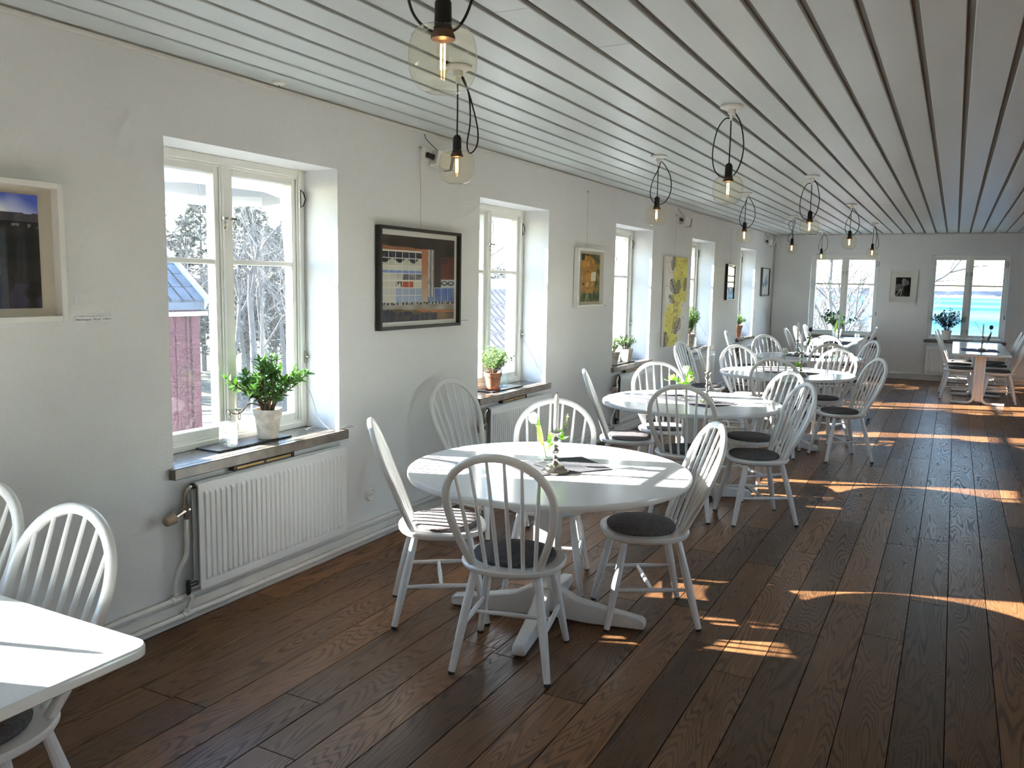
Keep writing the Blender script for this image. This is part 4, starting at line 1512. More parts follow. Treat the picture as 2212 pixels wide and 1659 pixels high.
rn = random.Random(5)
PG = 'potted plants on the window sills'
r = empty('jade_plant', (-3.235, 3.335, ZS+0.012), 0, 'large jade plant in a chalky white pot on the nearest sill', 'plant', PG)
pot(r, 'potwhite', 0.054, 0.073, 0.158)
make_jade(r, rn, 0.125, 0.315, (0.12, 0.30), 'jade', 15)
MB().tube(spline([(0.0, 0.02, 0.15), (0.0, -0.12, 0.20), (0.03, -0.23, 0.165), (0.02, -0.29, 0.175)], 6), [0.004]*13+[0.003]*6, 5).build('stem', 'stem', r)

def fluted_tumbler(loc, lab, h=0.13, r=0.044, m='pressed'):
    t = empty('glass_tumbler', loc, 0, lab, 'glass', 'fluted glass tealight holders')
    prof = [(r*0.80, 0), (r*0.98, h*0.10), (r*1.0, h*0.55), (r*0.98, h*0.85), (r*0.84, h)]
    MB().lathe(prof, 36, flute=0.018, capt=False).build('outer_wall', m, t, angle=10)
    MB().lathe([(r*0.76, h), (r*0.90, h*0.84), (r*0.92, h*0.5), (r*0.88, 0.014), (r*0.2, 0.012)], 36, capb=False).build('inner_wall', m, t, angle=60, fix=True)
fluted_tumbler((-3.235, 3.055, ZS+0.011), 'fluted clear glass tumbler left of the jade plant', 0.125, 0.045)
def sill_tray(loc, lx, ly, lab):
    t = empty('slate_tray', loc, 0, lab, 'tray', 'slate trays on the window sills')
    MB().box((-lx/2, -ly/2, 0), (lx/2, ly/2, 0.010)).build('slab', 'tray', t, bevel=0.002)
    ch = MB()
    for i in range(int(ly/0.02)):
        y = -ly/2+0.012+i*0.02
        ch.box((lx/2-0.001, y, 0.002), (lx/2+0.003, y+0.010, 0.009))
    ch.build('chipped_edge', 'tray', t)
sill_tray((-3.265, 3.20, ZS+0.0005), 0.16, 0.52, 'dark slate tray under the jade plant and tumbler')
cd = MB().tube(spline([(-3.35, 3.735, 1.03), (-3.30, 3.75, 0.95), (-3.24, 3.742, 0.82), (-3.18, 3.73, 0.775), (-3.12, 3.70, 0.752), (-3.16, 3.62, 0.750), (-3.20, 3.60, 0.765), (-3.17, 3.64, 0.775), (-3.10, 3.74, 0.752), (-3.075, 3.79, 0.757), (-3.06, 3.84, 0.758), (-3.06, 3.80, 0.770), (-3.09, 3.74, 0.757)], 7), 0.0016, 5)
tag(cd.build('loose_cord', 'wire'), 'thin loose blind cord coiled on the nearest sill', 'cord')

r = empty('potted_plant', (-3.215, 5.80, ZS+0.010), 0, 'bushy small-leaved plant in a terracotta pot on the second sill', 'plant', PG)
MB().lathe([(0.050, 0), (0.062, 0.004), (0.064, 0.020), (0.058, 0.020), (0.055, 0.006)], 24).build('saucer', 'saucer', r)
pot(r, 'potterra', 0.046, 0.070, 0.135, True, 0.006)
make_bush(r, rn, 0.13, 0.235, 0.165, 'leaf', 62, 0.026, 0.0065, 15)
fluted_tumbler((-3.225, 6.00, ZS+0.010), 'fluted clear glass tumbler beside the terracotta pot', 0.12, 0.044)
sill_tray((-3.235, 5.95, ZS), 0.16, 0.52, 'dark slate tray on the second sill')

def square_pot(root, m, b, t_, h):
    MB().loft([[(-b, -b, 0), (b, -b, 0), (b, b, 0), (-b, b, 0)], [(-t_, -t_, h), (t_, -t_, h), (t_, t_, h), (-t_, t_, h)], [(-t_*0.86, -t_*0.86, h), (t_*0.86, -t_*0.86, h), (t_*0.86, t_*0.86, h), (-t_*0.86, t_*0.86, h)], [(-t_*0.82, -t_*0.82, h*0.88), (t_*0.82, -t_*0.82, h*0.88), (t_*0.82, t_*0.82, h*0.88), (-t_*0.82, t_*0.82, h*0.88)]]).build('pot', m, root, bevel=0.004)
    MB().box((-t_*0.82, -t_*0.82, h*0.80), (t_*0.82, t_*0.82, h*0.90)).build('soil', 'soil', root)
for i, (y, lab) in enumerate(((8.42, 'left one of two small plants in clay pots on the third sill'), (8.80, 'right one of two small plants in clay pots on the third sill'))):
    r = empty('potted_plant', (-3.20, y, ZS+0.010), 0, lab, 'plant', PG)
    if i == 0:
        pot(r, 'potgrey', 0.050, 0.075, 0.135)
    else:
        square_pot(r, 'potgrey', 0.052, 0.070, 0.140)
    make_bush(r, rn, 0.13, 0.19, 0.125, 'leaf', 40, 0.028, 0.007, 11)
fluted_tumbler((-3.23, 8.60, ZS+0.010), 'fluted clear glass tumbler between the two clay pots', 0.13, 0.044)
sill_tray((-3.22, 8.64, ZS), 0.16, 0.62, 'dark slate tray on the third sill')
r = empty('potted_plant', (-3.20, 11.33, ZS+0.010), 0, 'tall bushy plant in a pale clay pot on the fourth sill', 'plant', PG)
pot(r, 'potgrey', 0.062, 0.082, 0.19)
make_bush(r, rn, 0.17, 0.44, 0.165, 'leaf', 85, 0.036, 0.010, 15)
fluted_tumbler((-3.20, 11.55, ZS+0.010), 'fluted clear glass tumbler beside the tall bushy plant', 0.13, 0.044)
sill_tray((-3.21, 11.44, ZS), 0.16, 0.55, 'dark slate tray on the fourth sill')
r = empty('potted_plant', (-3.19, 14.17, ZS+0.008), 0, 'small plant in a brown pot on the last side sill', 'plant', PG)
pot(r, 'potterra', 0.058, 0.085, 0.20)
make_bush(r, rn, 0.19, 0.20, 0.15, 'leaf', 50, 0.034, 0.010, 11)
sill_tray((-3.20, 14.2, ZS), 0.15, 0.45, 'dark slate tray on the last side sill')
r = empty('potted_plant', (-0.08, 16.54, 0.728), 0, 'dark leafy jade plant in a white pot before the sea window', 'plant', PG)
pot(r, 'canopy', 0.060, 0.085, 0.17, False)
make_bush(r, rn, 0.15, 0.40, 0.30, 'leafdark', 60, 0.050, 0.014, 13)
for i in (3, 5, 6):
    a, b = WY[i]
    cd = MB().tube(spline([(XW-0.245, b-0.028, ZS+0.42), (XW-0.12, b-0.014, ZS+0.22), (XW-0.01, b-0.012, ZS+0.02), (XW+0.01, b-0.02, ZS+0.004)], 5), 0.0016, 5)
    tag(cd.build('loose_cord', 'wire'), ['taut blind cord across the reveal of the second window', '', 'taut blind cord across the reveal of the fourth window', 'taut blind cord across the reveal of the last side window'][i-3], 'cord', 'blind cords')

# ------------------------------------------------------------------ things on the tables
TZ = 0.7358
def cloth(name, cx, cy_, w, l, ang, m, label, z=TZ, seed=1):
    rn2 = random.Random(seed)
    nx, ny = 10, 14
    v, f = [], []
    for top in (1, 0):
        for j in range(ny+1):
            for i in range(nx+1):
                x, y = w*(i/nx-0.5), l*(j/ny-0.5)
                e = min(i, nx-i, j, ny-j)
                lift = 0.0012 + 0.0025*max(0, N(x*9, y*9, seed))
                if e == 0:
                    lift += 0.002*abs(N(x*14, y*14, seed+3))
                v.append((x, y, lift+(0.003 if top else 0.0)))
    o = (nx+1)*(ny+1)
    for j in range(ny):
        for i in range(nx):
            a = j*(nx+1)+i
            f.append((a, a+1, a+nx+2, a+nx+1))
            f.append((a+o, a+nx+1+o, a+nx+2+o, a+1+o))
    edge = [i for i in range(nx)] + [nx+(nx+1)*j for j in range(ny)] + [(nx+1)*(ny+1)-1-i for i in range(nx)] + [(nx+1)*(ny-j) for j in range(ny)]
    for k in range(len(edge)):
        a, b = edge[k], edge[(k+1) % len(edge)]
        f.append((a, a+o, b+o, b))
    m_ = MB()
    m_.add(v, f)
    ob = m_.build(name, m, angle=60)
    place(ob, (cx, cy_, z), math.radians(ang), label, 'mat')
    return ob

def candlestick(loc, lab, clab, h=0.19, m='silver', ch=0.185, simple=False, grp='candlesticks on the tables'):
    s = empty('candlestick', loc, 0, lab, 'candlestick', grp)
    k = h/0.19
    base = [(0.062, 0), (0.064, 0.004), (0.060, 0.010), (0.052, 0.016), (0.048, 0.020), (0.047, 0.026), (0.036, 0.032), (0.022, 0.036)]
    MB().lathe(base, 32, capt=True).build('base', m, s, angle=60)
    stem = [(0.020, 0.034), (0.012, 0.050), (0.010, 0.060), (0.015, 0.066), (0.010, 0.072), (0.009, 0.085), (0.014, 0.092), (0.018, 0.100), (0.013, 0.107), (0.009, 0.113), (0.015, 0.119), (0.010, 0.126), (0.012, 0.134), (0.021, 0.146), (0.021, 0.156), (0.013, 0.166), (0.014, 0.172)]
    MB().lathe([(r_, z*k) for r_, z in stem], 24).build('stem', m, s, angle=60)
    MB().lathe([(0.013, 0.170*k), (0.020, 0.176*k), (0.027, 0.184*k), (0.027, 0.187*k), (0.013, 0.182*k), (0.011, 0.178*k)], 24).build('drip_cup', m, s, angle=60)
    c = empty('candle', (loc[0], loc[1], loc[2]+0.180*k), 0, clab, 'candle', 'white candles on the tables')
    MB().lathe([(0.0105, 0), (0.0115, 0.01), (0.0115, ch-0.028), (0.0085, ch-0.010), (0.0035, ch-0.002), (0.001, ch)], 16).build('wax_stick', 'wax', c, angle=50)
    MB().tube([(0, 0, ch-0.003), (0.001, 0, ch+0.006), (0.003, 0, ch+0.010)], 0.0013, 5).build('wick', 'ink', c)

def tulip(loc, tip, lab, petal='petal', scale=1.0, leaf='leaflight', with_leaf=True):
    """loc = foot of the stem inside the vase, tip = top of stem (absolute)"""
    t = empty('tulip', loc, 0, lab, 'flower', 'single tulips on the tables')
    d = Vector(tip)-Vector(loc)
    path = spline([(0, 0, 0), d*0.5+Vector((0.006, 0.004, 0.006)), d], 6)
    MB().tube(path, 0.0032, 6).build('flower_stem', 'gstem', t)
    ax = (path[-1]-path[-2]).normalized()
    q = ax.to_track_quat('Z', 'Y')
    for i in range(6):
        a = 2*PI*i/6
        v, f = [], []
        rows = [(0.002, 0.0, 0.006), (0.020, 0.010, 0.013), (0.026, 0.028, 0.015), (0.022, 0.046, 0.011), (0.016, 0.058, 0.003)]
        for r_, z, hw in rows:
            r_ *= scale*(0.92 if i % 2 else 1.0)
            for s_ in (-1, 0, 1):
                th = a + s_*hw/0.022
                v.append(d + q @ Vector((r_*math.cos(th), r_*math.sin(th), z*scale)))
        for k in range(4):
            for j in range(2):
                b = k*3+j
                f.append((b, b+1, b+4, b+3))
        m_ = MB()
        m_.add(v, f)
        m_.build('petal', petal, t, angle=80)
    if with_leaf:
        lf = leaf_mesh('leaf', 0.15*scale, 0.014*scale, 0.1)
        o = lf.build('leaf', leaf, t)
        o.matrix_basis = leaf_matrix(d*0.35, Vector((d.x+0.03, d.y-0.03, d.z*0.9+0.02)), Vector((0.3, -1, 0.2)), 1.0, 0.3)

def ivy(loc, pts, lab, leaf='leaf', n=9, size=0.03, seed=3, berries=0):
    rn2 = random.Random(seed)
    t = empty('leafy_sprig', loc, 0, lab, 'sprig', 'green sprigs on the tables')
    path = spline(pts, 6)
    MB().tube(path, 0.0018, 5).build('sprig_stem', 'gstem', t)
    lm = MB()
    lm.add([(0, 0, 0), (-0.5, 0.25, 0.05), (-0.35, 0.55, 0), (0, 1.0, -0.08), (0.35, 0.55, 0), (0.5, 0.25, 0.05), (0, 0.4, -0.04)], [(0, 6, 1), (1, 6, 2), (2, 6, 3), (3, 6, 4), (4, 6, 5), (5, 6, 0)])
    me = lm.mesh('leaf')
    me.materials.append(M[leaf])
    for i in range(n):
        p = path[int(len(path)*(0.25+0.72*i/n))]
        o = link('leaf', me, None, t)
        d = Vector((rn2.uniform(-1, 1), rn2.uniform(-1, 1), rn2.uniform(-0.3, 0.8)))
        o.matrix_basis = leaf_matrix(p, d, Vector((0, 0, 1)), size*rn2.uniform(0.6, 1.15), rn2.uniform(-0.5, 0.5))
    return t

def round_vase(loc, lab, r=0.040, m='clear'):
    v = empty('glass_vase', loc, 0, lab, 'vase', 'small glass vases')
    MB().lathe([(r*0.5, 0.003), (r*0.85, 0.012), (r, r*0.85), (r*0.88, r*1.4), (r*0.45, r*1.82), (r*0.36, r*2.1), (r*0.48, r*2.4)], 28, capt=False).build('bowl', m, v, angle=70)
    MB().lathe([(r*0.46, 0.006), (r*0.80, 0.014), (r*0.94, r*0.85), (r*0.85, r*1.25), (r*0.1, r*1.26)], 28).build('water', M['clear'], v, angle=70)
def saucer(loc, lab, r=0.075):
    v = MB().lathe([(r*0.55, 0), (r*0.95, 0.006), (r, 0.009), (r*0.96, 0.010), (r*0.5, 0.004)], 32).build('glass_saucer', 'clear', angle=60)
    place(v, loc, 0, lab, 'saucer', None)
def bottle_vase(loc, lab, h=0.13, r=0.034, m='clear'):
    v = empty('glass_vase', loc, 0, lab, 'vase', 'small glass vases')
    MB().lathe([(r*0.9, 0), (r, 0.006), (r, h*0.45), (r*0.5, h*0.66), (r*0.42, h*0.9), (r*0.52, h)], 24, capt=False).build('bottle', m, v, angle=60)

# first table
cloth('table_mat', -1.637, 3.604, 0.30, 0.44, -38, 'mat', 'grey woven mat under the candlestick on the first round table', TZ, 1)
MZ = TZ+0.0055
candlestick((-1.591, 3.481, MZ), 'turned silver candlestick on the first round table', 'unlit white candle on the first round table, largest in view')
saucer((-1.687, 3.594, MZ), 'clear glass saucer under the round vase on the first table')
round_vase((-1.694, 3.599, MZ+0.010), 'round clear glass vase behind the first candlestick', 0.038)
tulip((-1.694, 3.599, MZ+0.03), (-1.750, 3.594, MZ+0.195), 'white tulip leaning left behind the first candlestick')
ivy((-1.694, 3.599, MZ+0.05), [(0, 0, 0), (0.02, 0.02, 0.05), (0.05, 0.03, 0.09), (0.08, 0.06, 0.07)], 'short ivy sprig in the vase on the first table', 'leaflight', 13, 0.056, 4)
ivy((-1.694, 3.599, MZ+0.05), [(0, 0, 0), (0.03, 0.02, 0.08), (0.075, 0.05, 0.14), (0.085, 0.055, 0.20)], 'thin upright budding twig in the vase on the first table', 'leaflight', 12, 0.015, 5)
# second table
cloth('table_mat', -1.711, 6.254, 0.32, 0.60, 60, 'mat', 'grey woven mat on the second round table', TZ, 2)
x, y = -1.77, 6.224
saucer((x, y, MZ), 'clear glass saucer on the second round table')
round_vase((x, y, MZ+0.010), 'round clear glass vase on the second round table', 0.042)
tulip((x, y, MZ+0.03), (x+0.002, y+0.01, MZ+0.20), 'white tulip standing upright on the second round table', 'petal', 1.15)
ivy((x, y, MZ+0.06), [(0, 0, 0), (-0.02, 0, 0.05), (-0.08, -0.04, 0.09), (-0.13, -0.06, 0.085)], 'bright green drooping sprig on the second round table', 'leaflight', 10, 0.055, 6)
ivy((x, y, MZ+0.06), [(0, 0, 0), (0.02, 0.02, 0.07), (0.05, 0.03, 0.10), (0.03, 0.03, 0.15)], 'bright green upright sprig on the second round table', 'leaflight', 9, 0.045, 7)
tw = MB().tube(spline([(x, y, MZ+0.06), (x-0.06, y-0.04, MZ+0.17), (x-0.12, y-0.07, MZ+0.22)], 5), 0.0018, 5)
tag(tw.build('bare_twig', 'stem'), 'bare twig with buds leaning left on the second round table', 'twig')
candlestick((-1.593, 6.195, MZ), 'slim turned silver candlestick on the second round table', 'unlit white candle on the second round table', 0.235, 'silver', 0.20)
# third table
cloth('table_mat', -1.475, 8.93, 0.32, 0.55, 70, 'mat', 'grey woven mat on the third round table', TZ, 3)
x, y = -1.437, 8.542
bottle_vase((x, y, MZ), 'small clear bottle vase on the third round table')
tulip((x, y, MZ+0.01), (x-0.005, y+0.02, MZ+0.20), 'white tulip in the bottle vase on the third round table', 'petal', 1.25, 'leaflight', False)
ivy((x, y, MZ+0.12), [(0, 0, 0), (0.05, 0.02, 0.01), (0.11, 0.03, -0.02), (0.15, 0.05, -0.04)], 'trailing green sprig on the third round table', 'leaflight', 10, 0.055, 8)
x, y = -1.299, 8.644
candlestick((x, y, MZ), 'turned silver candlestick on the third round table', 'unlit white candle on the third round table', 0.235, 'silver', 0.24)
# fourth table
cloth('table_mat', -1.593, 11.16, 0.32, 0.55, 80, 'mat', 'dark woven mat on the fourth round table', TZ, 4)
x, y = -1.63, 11.23
bottle_vase((x, y, MZ), 'small dark bottle vase on the fourth round table', 0.12, 0.04)
tulip((x, y, MZ+0.02), (x+0.03, y, MZ+0.30), 'drooping dark tulip on the fourth round table', 'petaldark', 1.0, 'leaf')
ivy((x, y, MZ+0.10), [(0, 0, 0), (0.02, 0.02, 0.10), (0.01, 0.03, 0.18), (0.02, 0.03, 0.26)], 'dark sprig on the fourth round table', 'leafdark', 12, 0.05, 9)
candlestick((-1.73, 11.11, MZ), 'dull silver candlestick on the fourth round table', 'unlit white candle on the fourth round table', 0.20, 'silver', 0.24)
# long table by the left end-wall window
cloth('table_mat', -1.60, 14.2, 0.36, 0.9, 0, 'mat', 'grey woven mat on the long window table', TZ, 5)
candlestick((-1.60, 14.25, MZ), 'silver candlestick on the long window table', 'unlit white candle on the long window table', 0.22, 'silver', 0.24)
bottle_vase((-1.68, 14.4, MZ), 'slim vase on the long window table', 0.20, 0.04)
tulip((-1.68, 14.4, MZ+0.02), (-1.665, 14.4, MZ+0.36), 'white tulip on the long window table', 'petal', 1.5)
r = empty('trailing_plant', (-1.78, 15.6, TZ), 0, 'trailing dark ivy in a pale pot on the long window table', 'plant')
pot(r, 'canopy', 0.06, 0.085, 0.16)
make_bush(r, rn, 0.15, 0.33, 0.42, 'leafdark', 30, 0.06, 0.022, 10)
fluted_tumbler((-1.42, 15.3, TZ), 'clear tumbler on the long window table', 0.10, 0.04)
# right window table
cloth('table_mat', 0.38, 13.95, 0.46, 0.62, 3, 'bluemat', 'blue woven mat on the table before the sea window', TZ, 6)
candlestick((0.40, 13.85, MZ), 'dark turned candlestick on the blue mat', 'pale candle on the blue mat before the sea window', 0.21, 'silver', 0.19)
bottle_vase((0.455, 14.0, MZ), 'slim dark glass vase on the blue mat', 0.17, 0.028)
tulip((0.455, 14.0, MZ+0.02), (0.50, 14.0, MZ+0.30), 'closed dark tulip on the blue mat', 'petaldark', 1.1, 'leafdark')
tw = MB().tube(spline([(0.455, 14.0, MZ+0.10), (0.36, 13.98, MZ+0.30), (0.29, 13.97, MZ+0.41)], 5), 0.0022, 5)
tag(tw.build('bare_twig', 'stem'), 'thin bare twig rising left of the candle before the sea window', 'twig')
fluted_tumbler((0.36, 15.2, TZ), 'clear tumbler on the table against the sea window', 0.13, 0.05)
# near rectangular table: candlestick just outside the frame, its shadow falls across the top
candlestick((-2.56, 0.93, TZ), 'silver candlestick on the near rectangular table, out of view', 'candle on the near rectangular table, out of view', 0.19)
# ------------------------------------------------------------------ outdoors
M['barnred'] = mat('red_barn_paint', (0.070, 0.014, 0.024), 0.8, var=0.15, vscale=3)
M['barnroof'] = mat('blue_grey_roof', (0.055, 0.085, 0.12), 0.7, var=0.25, vscale=4)
M['barntrim'] = mat('pale_blue_trim', (0.45, 0.60, 0.75), 0.6)
M['rooftile'] = mat('grey_clay_tile', (0.17, 0.15, 0.15), 0.55, var=0.35, vscale=6)
M['render'] = mat('pale_render', (0.60, 0.58, 0.54), 0.8)
M['grass'] = mat('spring_grass', (0.10, 0.098, 0.07), 0.95, 0, 0.1, var=0.35, vscale=0.6)
M['bark'] = mat('grey_bark', (0.13, 0.125, 0.12), 0.9, 0, 0.1, var=0.2, vscale=4)
M['barkpale'] = mat('pale_bark', (0.16, 0.15, 0.14), 0.9, 0, 0.1, var=0.2, vscale=4)
M['conifer'] = leafmat('conifer_green', (0.06, 0.085, 0.068), 0.7, 0.25)
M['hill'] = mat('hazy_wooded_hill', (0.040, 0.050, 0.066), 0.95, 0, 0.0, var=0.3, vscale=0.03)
M['rock'] = mat('pale_shore_rock', (0.13, 0.115, 0.10), 0.9)
M['canvas'] = mat('white_parasol_cloth', (0.82, 0.80, 0.76), 0.8)
M['garden'] = mat('white_garden_paint', (0.75, 0.76, 0.76), 0.4)
M['slope'] = mat('grey_winter_slope', (0.075, 0.078, 0.070), 0.95, 0, 0.0, var=0.4, vscale=0.8)
M['ridge'] = mat('pale_winter_wood', (0.16, 0.145, 0.135), 0.95, 0, 0.0, var=0.35, vscale=0.6)
nt = NT('sea_water')
b = pbsdf(nt, (0.03, 0.10, 0.15), 0.6, 0, 0.0)
sea_b = b
tc = nt.n('ShaderNodeTexCoord')
mp = nt.n('ShaderNodeMapping')
mp.inputs['Scale'].default_value = (0.02, 0.06, 1)
nt.l(tc.outputs['Object'], mp.inputs[0])
ns = nt.n('ShaderNodeTexNoise')
ns.inputs['Scale'].default_value = 14
ns.inputs['Detail'].default_value = 6
nt.l(mp.outputs[0], ns.inputs['Vector'])
bp = nt.n('ShaderNodeBump')
bp.inputs['Strength'].default_value = 0.8
bp.inputs['Distance'].default_value = 1.2
nt.l(ns.outputs[0], bp.inputs['Height'])
nt.l(bp.outputs[0], b.inputs['Normal'])
mp2 = nt.n('ShaderNodeMapping')
mp2.inputs['Scale'].default_value = (0.0010, 0.0032, 1)
nt.l(tc.outputs['Object'], mp2.inputs[0])
n2 = nt.n('ShaderNodeTexNoise')
n2.inputs['Scale'].default_value = 1.6
n2.inputs['Detail'].default_value = 5
nt.l(mp2.outputs[0], n2.inputs['Vector'])
rp = nt.n('ShaderNodeValToRGB')  # sky reflection painted into the matte water as blue and paler bands
rp.color_ramp.elements[0].position = 0.42
rp.color_ramp.elements[0].color = (0.028, 0.095, 0.15, 1)
rp.color_ramp.elements[1].position = 0.60
rp.color_ramp.elements[1].color = (0.09, 0.155, 0.195, 1)
nt.l(n2.outputs[0], rp.inputs[0])
nt.l(rp.outputs[0], sea_b.inputs['Base Color'])
M['sea'] = nt.m

SEA_Z = -10.4
# ground: a terrace beside the house, then a slope to the water
def gz(x, y):
    t = max(0.0, y-22.0)
    z = -2.0
    if x < -5:
        z -= min(3.0, 0.05*(-5-x))
    if y > 20:
        z -= 0.24*(y-20)*max(0.0, min(1.0, (x+45)/25))
    if x > 4:
        z -= 0.20*(x-4)
    return max(z, SEA_Z-3)
xs = [-320, -200, -140, -110, -85, -65, -50, -38, -28, -20, -14, -9, -5, -3.8, 0, 3.6, 6, 10, 16, 26, 40, 60]
ys = [-60, -40, -25, -15, -8, 0, 6, 12, 17.2, 20, 24, 30, 38, 48, 60, 75, 110, 170]
v, f = [], []
for y in ys:
    for x in xs:
        v.append((x, y, gz(x, y) + 0.25*N(x*0.15, y*0.15, 2)*(1 if x < -9 or y > 24 else 0)))
nx = len(xs)
for j in range(len(ys)-1):
    for i in range(nx-1):
        a = j*nx+i
        f.append((a, a+1, a+nx+1, a+nx))
m_ = MB()
m_.add(v, f)
tag(m_.build('ground', 'grass'), 'pale spring grass outside the windows', None, None, 'structure')
se = MB()
se.add([(-22, 45, SEA_Z), (3500, 45, SEA_Z), (3500, 5000, SEA_Z), (-1100, 5000, SEA_Z)], [(0, 1, 2, 3)])
tag(se.build('sea', 'sea'), 'blue sea outside the end-wall windows', None, None, 'structure')
def hill(name, cx, cy_, lx, ly, h, lab, seed, m='hill'):
    n, k = 60, 10
    v, f = [], []
    for j in range(k+1):
        for i in range(n+1):
            s_, t = i/n*2-1, j/k*2-1
            e = max(0, 1-s_*s_)**0.5*max(0, 1-t*t)
            z = h*e*(0.75+0.55*N(s_*7, t*3, seed)+0.25*N(s_*26, t*9, seed+4))-0.8
            v.append((cx+s_*lx, cy_+t*ly, SEA_Z+z))
    for j in range(k):
        for i in range(n):
            a = j*(n+1)+i
            f.append((a, a+1, a+n+2, a+n+1))
    m_ = MB()
    m_.add(v, f)
    tag(m_.build(name, m), lab, 'hill')
hill('far_shore', -60, 1500, 620, 60, 13.5, 'hazy wooded far shore across the water', 1)
hill('rocky_islet', 104, 900, 34, 14, 4.6, 'low pale rocky islet in the sea', 3, 'rock')
hill('rocky_islet', 22, 1360, 60, 20, 5.5, 'pale rocky point in front of the far shore', 5, 'rock')

hill('wooded_ridge', -26, 105, 26, 14, 13.6, 'pale wooded ridge behind the grove in the left end-wall window', 8, 'ridge')
hill('wooded_slope', -115, 92, 62, 45, 15.0, 'grey wooded slope behind the grove outside the side windows', 12, 'slope')
# red barn seen through the nearest window
def make_barn():
    r = empty('red_barn', (-11.22, 9.95, -2.19), math.radians(84), 'red wooden barn with a blue-grey roof outside the nearest window', 'building')
    # local: x along the eaves (barn extends to -x), y away from the house
    H, Wd, L = 3.35, 6.0, 12.0
    MB().box((-L, 0, 0), (0, Wd, H)).build('wall', 'barnred', r)
    pl = MB()
    for i in range(60):
        pl.box((-L+i*0.2, -0.025, 0), (-L+i*0.2+0.05, 0.0, H-0.12))
    tag(pl.build('batten_boards', 'barnred', r), None, None, None, 'stuff')
    rh = 2.3
    ro = MB()
    ro.loft([[(-L-0.3, -0.12, H-0.10), (0.08, -0.12, H-0.10), (0.08, -0.12, H+0.02), (-L-0.3, -0.12, H+0.02)], [(-L-0.3, Wd/2, H+rh-0.1), (0.08, Wd/2, H+rh-0.1), (0.08, Wd/2, H+rh+0.02), (-L-0.3, Wd/2, H+rh+0.02)], [(-L-0.3, Wd+0.45, H-0.10), (0.08, Wd+0.45, H-0.10), (0.08, Wd+0.45, H+0.02), (-L-0.3, Wd+0.45, H+0.02)]])
    rf = ro.build('roof', 'barnroof', r, fix=True)
    sl = Vector((0, Wd/2+0.12, rh)).normalized()
    up = Vector((0, -sl.z, sl.y))
    rw = MB()
    for k in range(11):
        c = Vector((0, -0.12, H+0.02)) + sl*(0.18+k*0.36)
        for i in range(56):
            rw.obox(c + Vector((-0.02-i*0.215, 0, 0)) + up*0.02, Vector((1, 0, 0)), sl, up, 0.085, 0.17, 0.03)
    tag(rw.build('roof_tiles', 'barnroof', rf, fix=False), None, None, None, 'stuff')
    MB().box((-L-0.3, -0.16, H-0.20), (0.12, -0.10, H-0.13)).build('fascia', 'garden', r)
    for (a, b) in (((0.11, -0.14, H), (0.11, Wd/2, H+rh)), ((0.11, Wd+0.48, H), (0.11, Wd/2, H+rh))):
        a, b = Vector(a), Vector(b)
        d = (b-a).normalized()
        MB().obox((a+b)/2, d, Vector((1, 0, 0)), d.cross(Vector((1, 0, 0))), (b-a).length/2, 0.03, 0.12).build('barge_board', 'barntrim', r)
    ga = MB()
    ga.add([(0, 0, H), (0, Wd, H), (0, Wd/2, H+rh-0.1)], [(0, 1, 2)])
    ga.build('gable', 'barnred', r)
    MB().box((-0.12, -0.05, 0), (0.03, 0.02, H)).build('corner_board', 'barnred', r)
    wd = MB().box((-2.75, -0.06, 0.9), (-1.75, 0.0, 2.3)).build('window_surround', 'garden', r)
    MB().box((-2.65, -0.07, 1.0), (-1.85, -0.055, 2.2)).build('window_pane', 'pane', wd)
    return r
make_barn()

